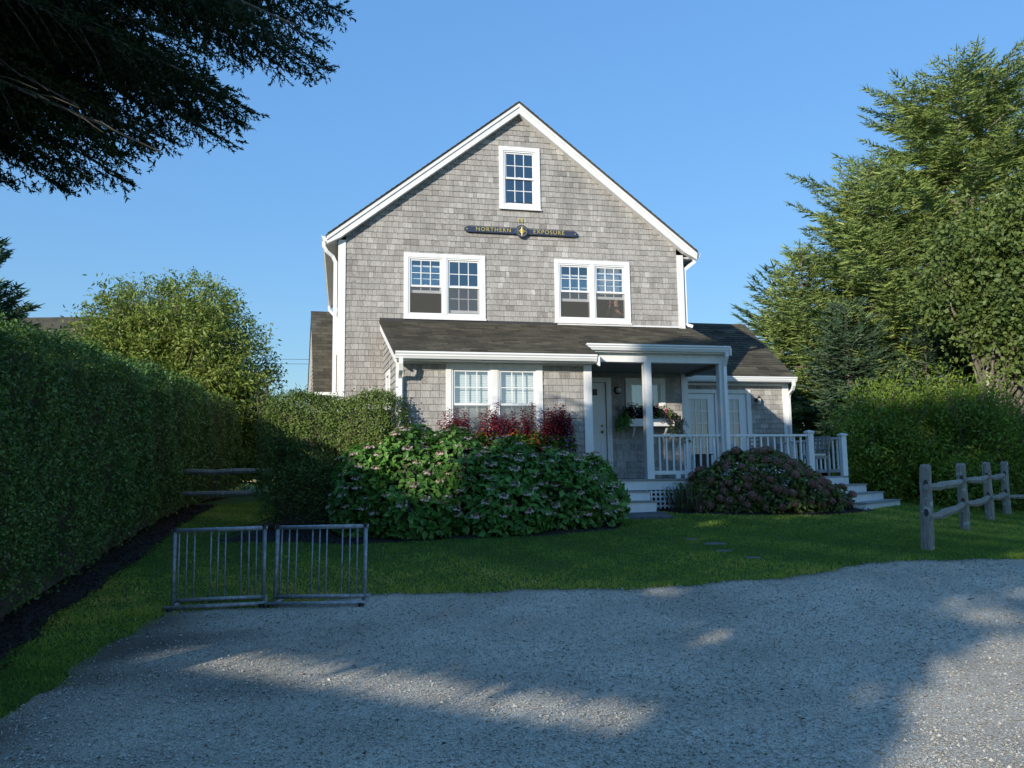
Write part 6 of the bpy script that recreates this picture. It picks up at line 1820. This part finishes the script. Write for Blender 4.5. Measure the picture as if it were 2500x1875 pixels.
def far_house(label, x, y, w, d, ze, zr, mat):
    t = thing("neighbour_house", label, "house", (x, y, g1(x, y)))
    z0 = g1(x, y) - .5
    mb = MB(); mb.box(x - w / 2, x + w / 2, y - d / 2, y + d / 2, z0, ze); mb.add([(x - w / 2, y - d / 2, ze), (x - w / 2, y + d / 2, ze), (x - w / 2, y, zr - .1), (x + w / 2, y - d / 2, ze), (x + w / 2, y + d / 2, ze), (x + w / 2, y, zr - .1)], [(0, 2, 1), (3, 4, 5)])
    mb.build("wall", mat, t)
    mb = MB()
    for s in (-1, 1):
        e = y + s * (d / 2 + .3); ez = ze - .3 * (zr - ze) / (d / 2)
        mb.add([(x - w / 2 - .2, e, ez), (x + w / 2 + .2, e, ez), (x + w / 2 + .2, y, zr), (x - w / 2 - .2, y, zr), (x - w / 2 - .2, e, ez + .12), (x + w / 2 + .2, e, ez + .12), (x + w / 2 + .2, y, zr + .12), (x - w / 2 - .2, y, zr + .12)], [(0, 1, 2, 3), (4, 5, 6, 7), (0, 1, 5, 4), (1, 2, 6, 5), (3, 0, 4, 7)])
    mb.build("roof", M['asphalt_shingle'], t, tone=True)
    for i in range(3):
        wx = x - w / 2 + w * (i + .7) / 3.4
        mb = MB(); mb.box(wx, wx + .9, y - d / 2 - .05, y - d / 2 + .01, ze - 2.2, ze - .8); f = mb.build("window", M['white'], t)
        mb = MB(); mb.box(wx + .1, wx + .8, y - d / 2 - .07, y - d / 2 - .051, ze - 2.1, ze - .9); mb.build("pane", M['navy'], f)
far_house("distant house whose dark roof shows above the left hedge", -28.0, 48.0, 6.0, 8, 8.0, 11.5, M['cedar'])
far_house("grey neighbour house glimpsed between the tree trunks at the right edge", 31.0, 42.0, 13, 8, 5.0, 8.6, M['cedar'])
wire = thing("power_line", "thin utility wires in the sky left of the house", "wire", (-14, 60, g1(-14, 58)))
mb = MB()
for dz in (0, .35): mb.tube([(-40 + i * 4, 60, 10.2 + dz + .0008 * (i * 4 - 35) ** 2) for i in range(20)], .014, 4)
mb.build("wires", M['dark_metal'], wire)
mb = MB(); mb.tube([(-40, 60, 0), (-40, 60, 12.5)], .14, 8); mb.tube([(36, 60, 0), (36, 60, 12.5)], .14, 8); mb.build("poles", M['bark'], wire)

# ------------------------------------------------------------------ shell chips on the gravel
n = 130000
yy = 3.2 + 7.4 * rng.uniform(0, 1, n) ** 1.15; xx = rng.uniform(-1, 1, n) * (.7 * yy + .3) 
ok = on_gravel(xx, yy - .03 + rng.normal(0, .05, n)) & (xx > left_x(yy) - .05 + rng.normal(0, .08, n))
xx, yy = xx[ok], yy[ok]
P3 = np.c_[xx, yy, gz(xx, yy) + .012]
dl = xx - left_x(yy); sp = np.clip(1.45 - dl / 1.7 - .95 * clumped(P3, 1.3, 5), 0, 1) * (yy < 8.9)
keep = rng.uniform(0, 1, len(xx)) > sp * .85
P3 = P3[keep]; sp = sp[keep]; n = len(P3)
N = unit(np.array([0, 0, 1.]) + .26 * rng.normal(size=(n, 3))); D = unit(np.cross(N, rdir(n)))
L = np.clip(rng.lognormal(-4.38, .36, n), .006, .034) * (1 + .35 * sp) * (1 + .035 * np.maximum(0, P3[:, 1] - 4))
tone = np.clip(rng.normal(.50, .15, n) + .18 * (clumped(P3, .8, 8) - .5), 0, 1) * (1 - .1 * sp)
P3 = P3 - D * L[:, None] * .5 + [0, 0, .003]
gr = leaves("shell_gravel", P3, D, N, L, L * rng.uniform(.5, .95, n), tone, M['chip'], None, fold=.18, broad=.5)
setp(gr, kind='stuff')

n = 9000
yy = rng.uniform(5.6, 21, n); ex_ = np.interp(yy, [p[1] for p in HEDGE_EDGE], [p[0] for p in HEDGE_EDGE]); xx = ex_ - .75 * rng.uniform(-.12, 1, n)
b1 = BEDS[1]; xb = rng.uniform(-4.9, 2.1, 7000); yb_ = rng.uniform(12.7, 16, 7000); k1 = in_poly(xb, yb_, b1)
xc = rng.uniform(2.7, 7.5, 5000); yc = rng.uniform(15.2, 17.2, 5000); k2 = in_poly(xc, yc, BEDS[2])
xx = np.r_[xx, xb[k1], xc[k2]]; yy = np.r_[yy, yb_[k1], yc[k2]]; n = len(xx)
Pm = np.c_[xx, yy, gz(xx, yy) + .025]
setp(leaves("mulch_chips", Pm, rdir(n) * [1, 1, .3], unit(np.array([0, 0, 1.]) + .4 * rdir(n)), rng.uniform(.03, .085, n), .018, rng.uniform(0, 1, n), M['mulchbit'], None, broad=.5), kind='stuff')

# ------------------------------------------------------------------ grass blades
n = 420000
yy = 4.3 + 18.5 * rng.uniform(0, 1, n) ** 1.25; xx = rng.uniform(-1, 1, n) * (.66 * yy + .6)
ok = ~on_gravel(xx - np.abs(rng.normal(0, .07, n)), yy - np.abs(rng.normal(0, .05, n)) * 0 + .05 * rng.normal(size=n))
for b in BEDS: ok &= ~in_poly(xx, yy, b)
hx = np.interp(yy, [p[1] for p in HEDGE_EDGE], [p[0] for p in HEDGE_EDGE]) + wob(yy, 2.0)
ok &= (xx > hx) & ~((yy > 17.6) & (xx > -4.5) & (xx < 6.5)) & (yy < 22)
for x, y, r0 in STONES: ok &= ((xx - x) / (r0 * 1.15)) ** 2 + ((yy - y) / (r0 * .75)) ** 2 > rng.uniform(.5, 1.1, n)
sx_, sy_ = hw(1.75, -2.75)[:2]
ok &= ~((np.abs(xx - sx_) < .65) & (np.abs(yy - sy_) < .36))
xx, yy = xx[ok], yy[ok]; n = len(xx)
Pg = np.c_[xx, yy, gz(xx, yy) - .004]
patch = clumped(Pg, .55, 21); fine = clumped(Pg, 2.6, 22)
h = .040 * (1 + .35 * (fine - .5)) * rng.uniform(.6, 1.35, n)
edge_g = (np.abs(yy - far_y(xx)) < .25); h = np.where(edge_g, h * 1.5, h)
D = unit(np.c_[rng.normal(0, .7, (n, 2)), np.ones(n)])
tone = np.clip(.40 + .8 * (patch - .5) + .4 * (fine - .5) + .2 * (clumped(Pg, 9, 23) - .5) + rng.normal(0, .13, n), 0, 1)
S2 = unit(np.cross(D, rdir(n))); wd = .0055 * (1 + .05 * (yy - 4))[:, None]
V = np.stack([Pg - S2 * wd, Pg + S2 * wd, Pg + D * h[:, None] + np.c_[rng.normal(0, .008, (n, 2)), np.zeros(n)]], 1).reshape(-1, 3)
F = np.arange(n * 3).reshape(-1, 3)
setp(link("grass", npmesh("grass", V, F, tone), M['grass']), kind='stuff')
# a few fallen leaves on the gravel and roof specks
def litter(name, pts, L, mat):
    P_ = np.array(pts); k = len(P_)
    o = leaves(name, P_, np.c_[rng.normal(size=(k, 2)), np.zeros(k)], np.tile([0, 0, 1.], (k, 1)) + .3 * rdir(k), L, L * .6, rng.uniform(0, 1, k), mat, None)
    setp(o, kind='stuff')
k = 34; lx = rng.uniform(-2.5, 5.5, k); ly = rng.uniform(4.5, 9.2, k)
litter("fallen_leaves", np.c_[lx, ly, gz(lx, ly) + .03], .045, M['darkleaf'])
sp_pts = []
for _ in range(34):
    f = rng.uniform(.05, .95); u = rng.uniform(4.4, 8.0)
    sp_pts.append(hw(u, WR_Y0 + (WR_Y1 - WR_Y0) * f - .01, WR_Z0 + (WR_Z1 - WR_Z0) * f + .03))
for _ in range(14):
    yq = rng.uniform(-2.6, -.4); sp_pts.append(hw(rng.uniform(-1, 1.0), yq, lean_z(yq) + .025))
litter("roof_leaves", sp_pts, .06, M['lavender'])
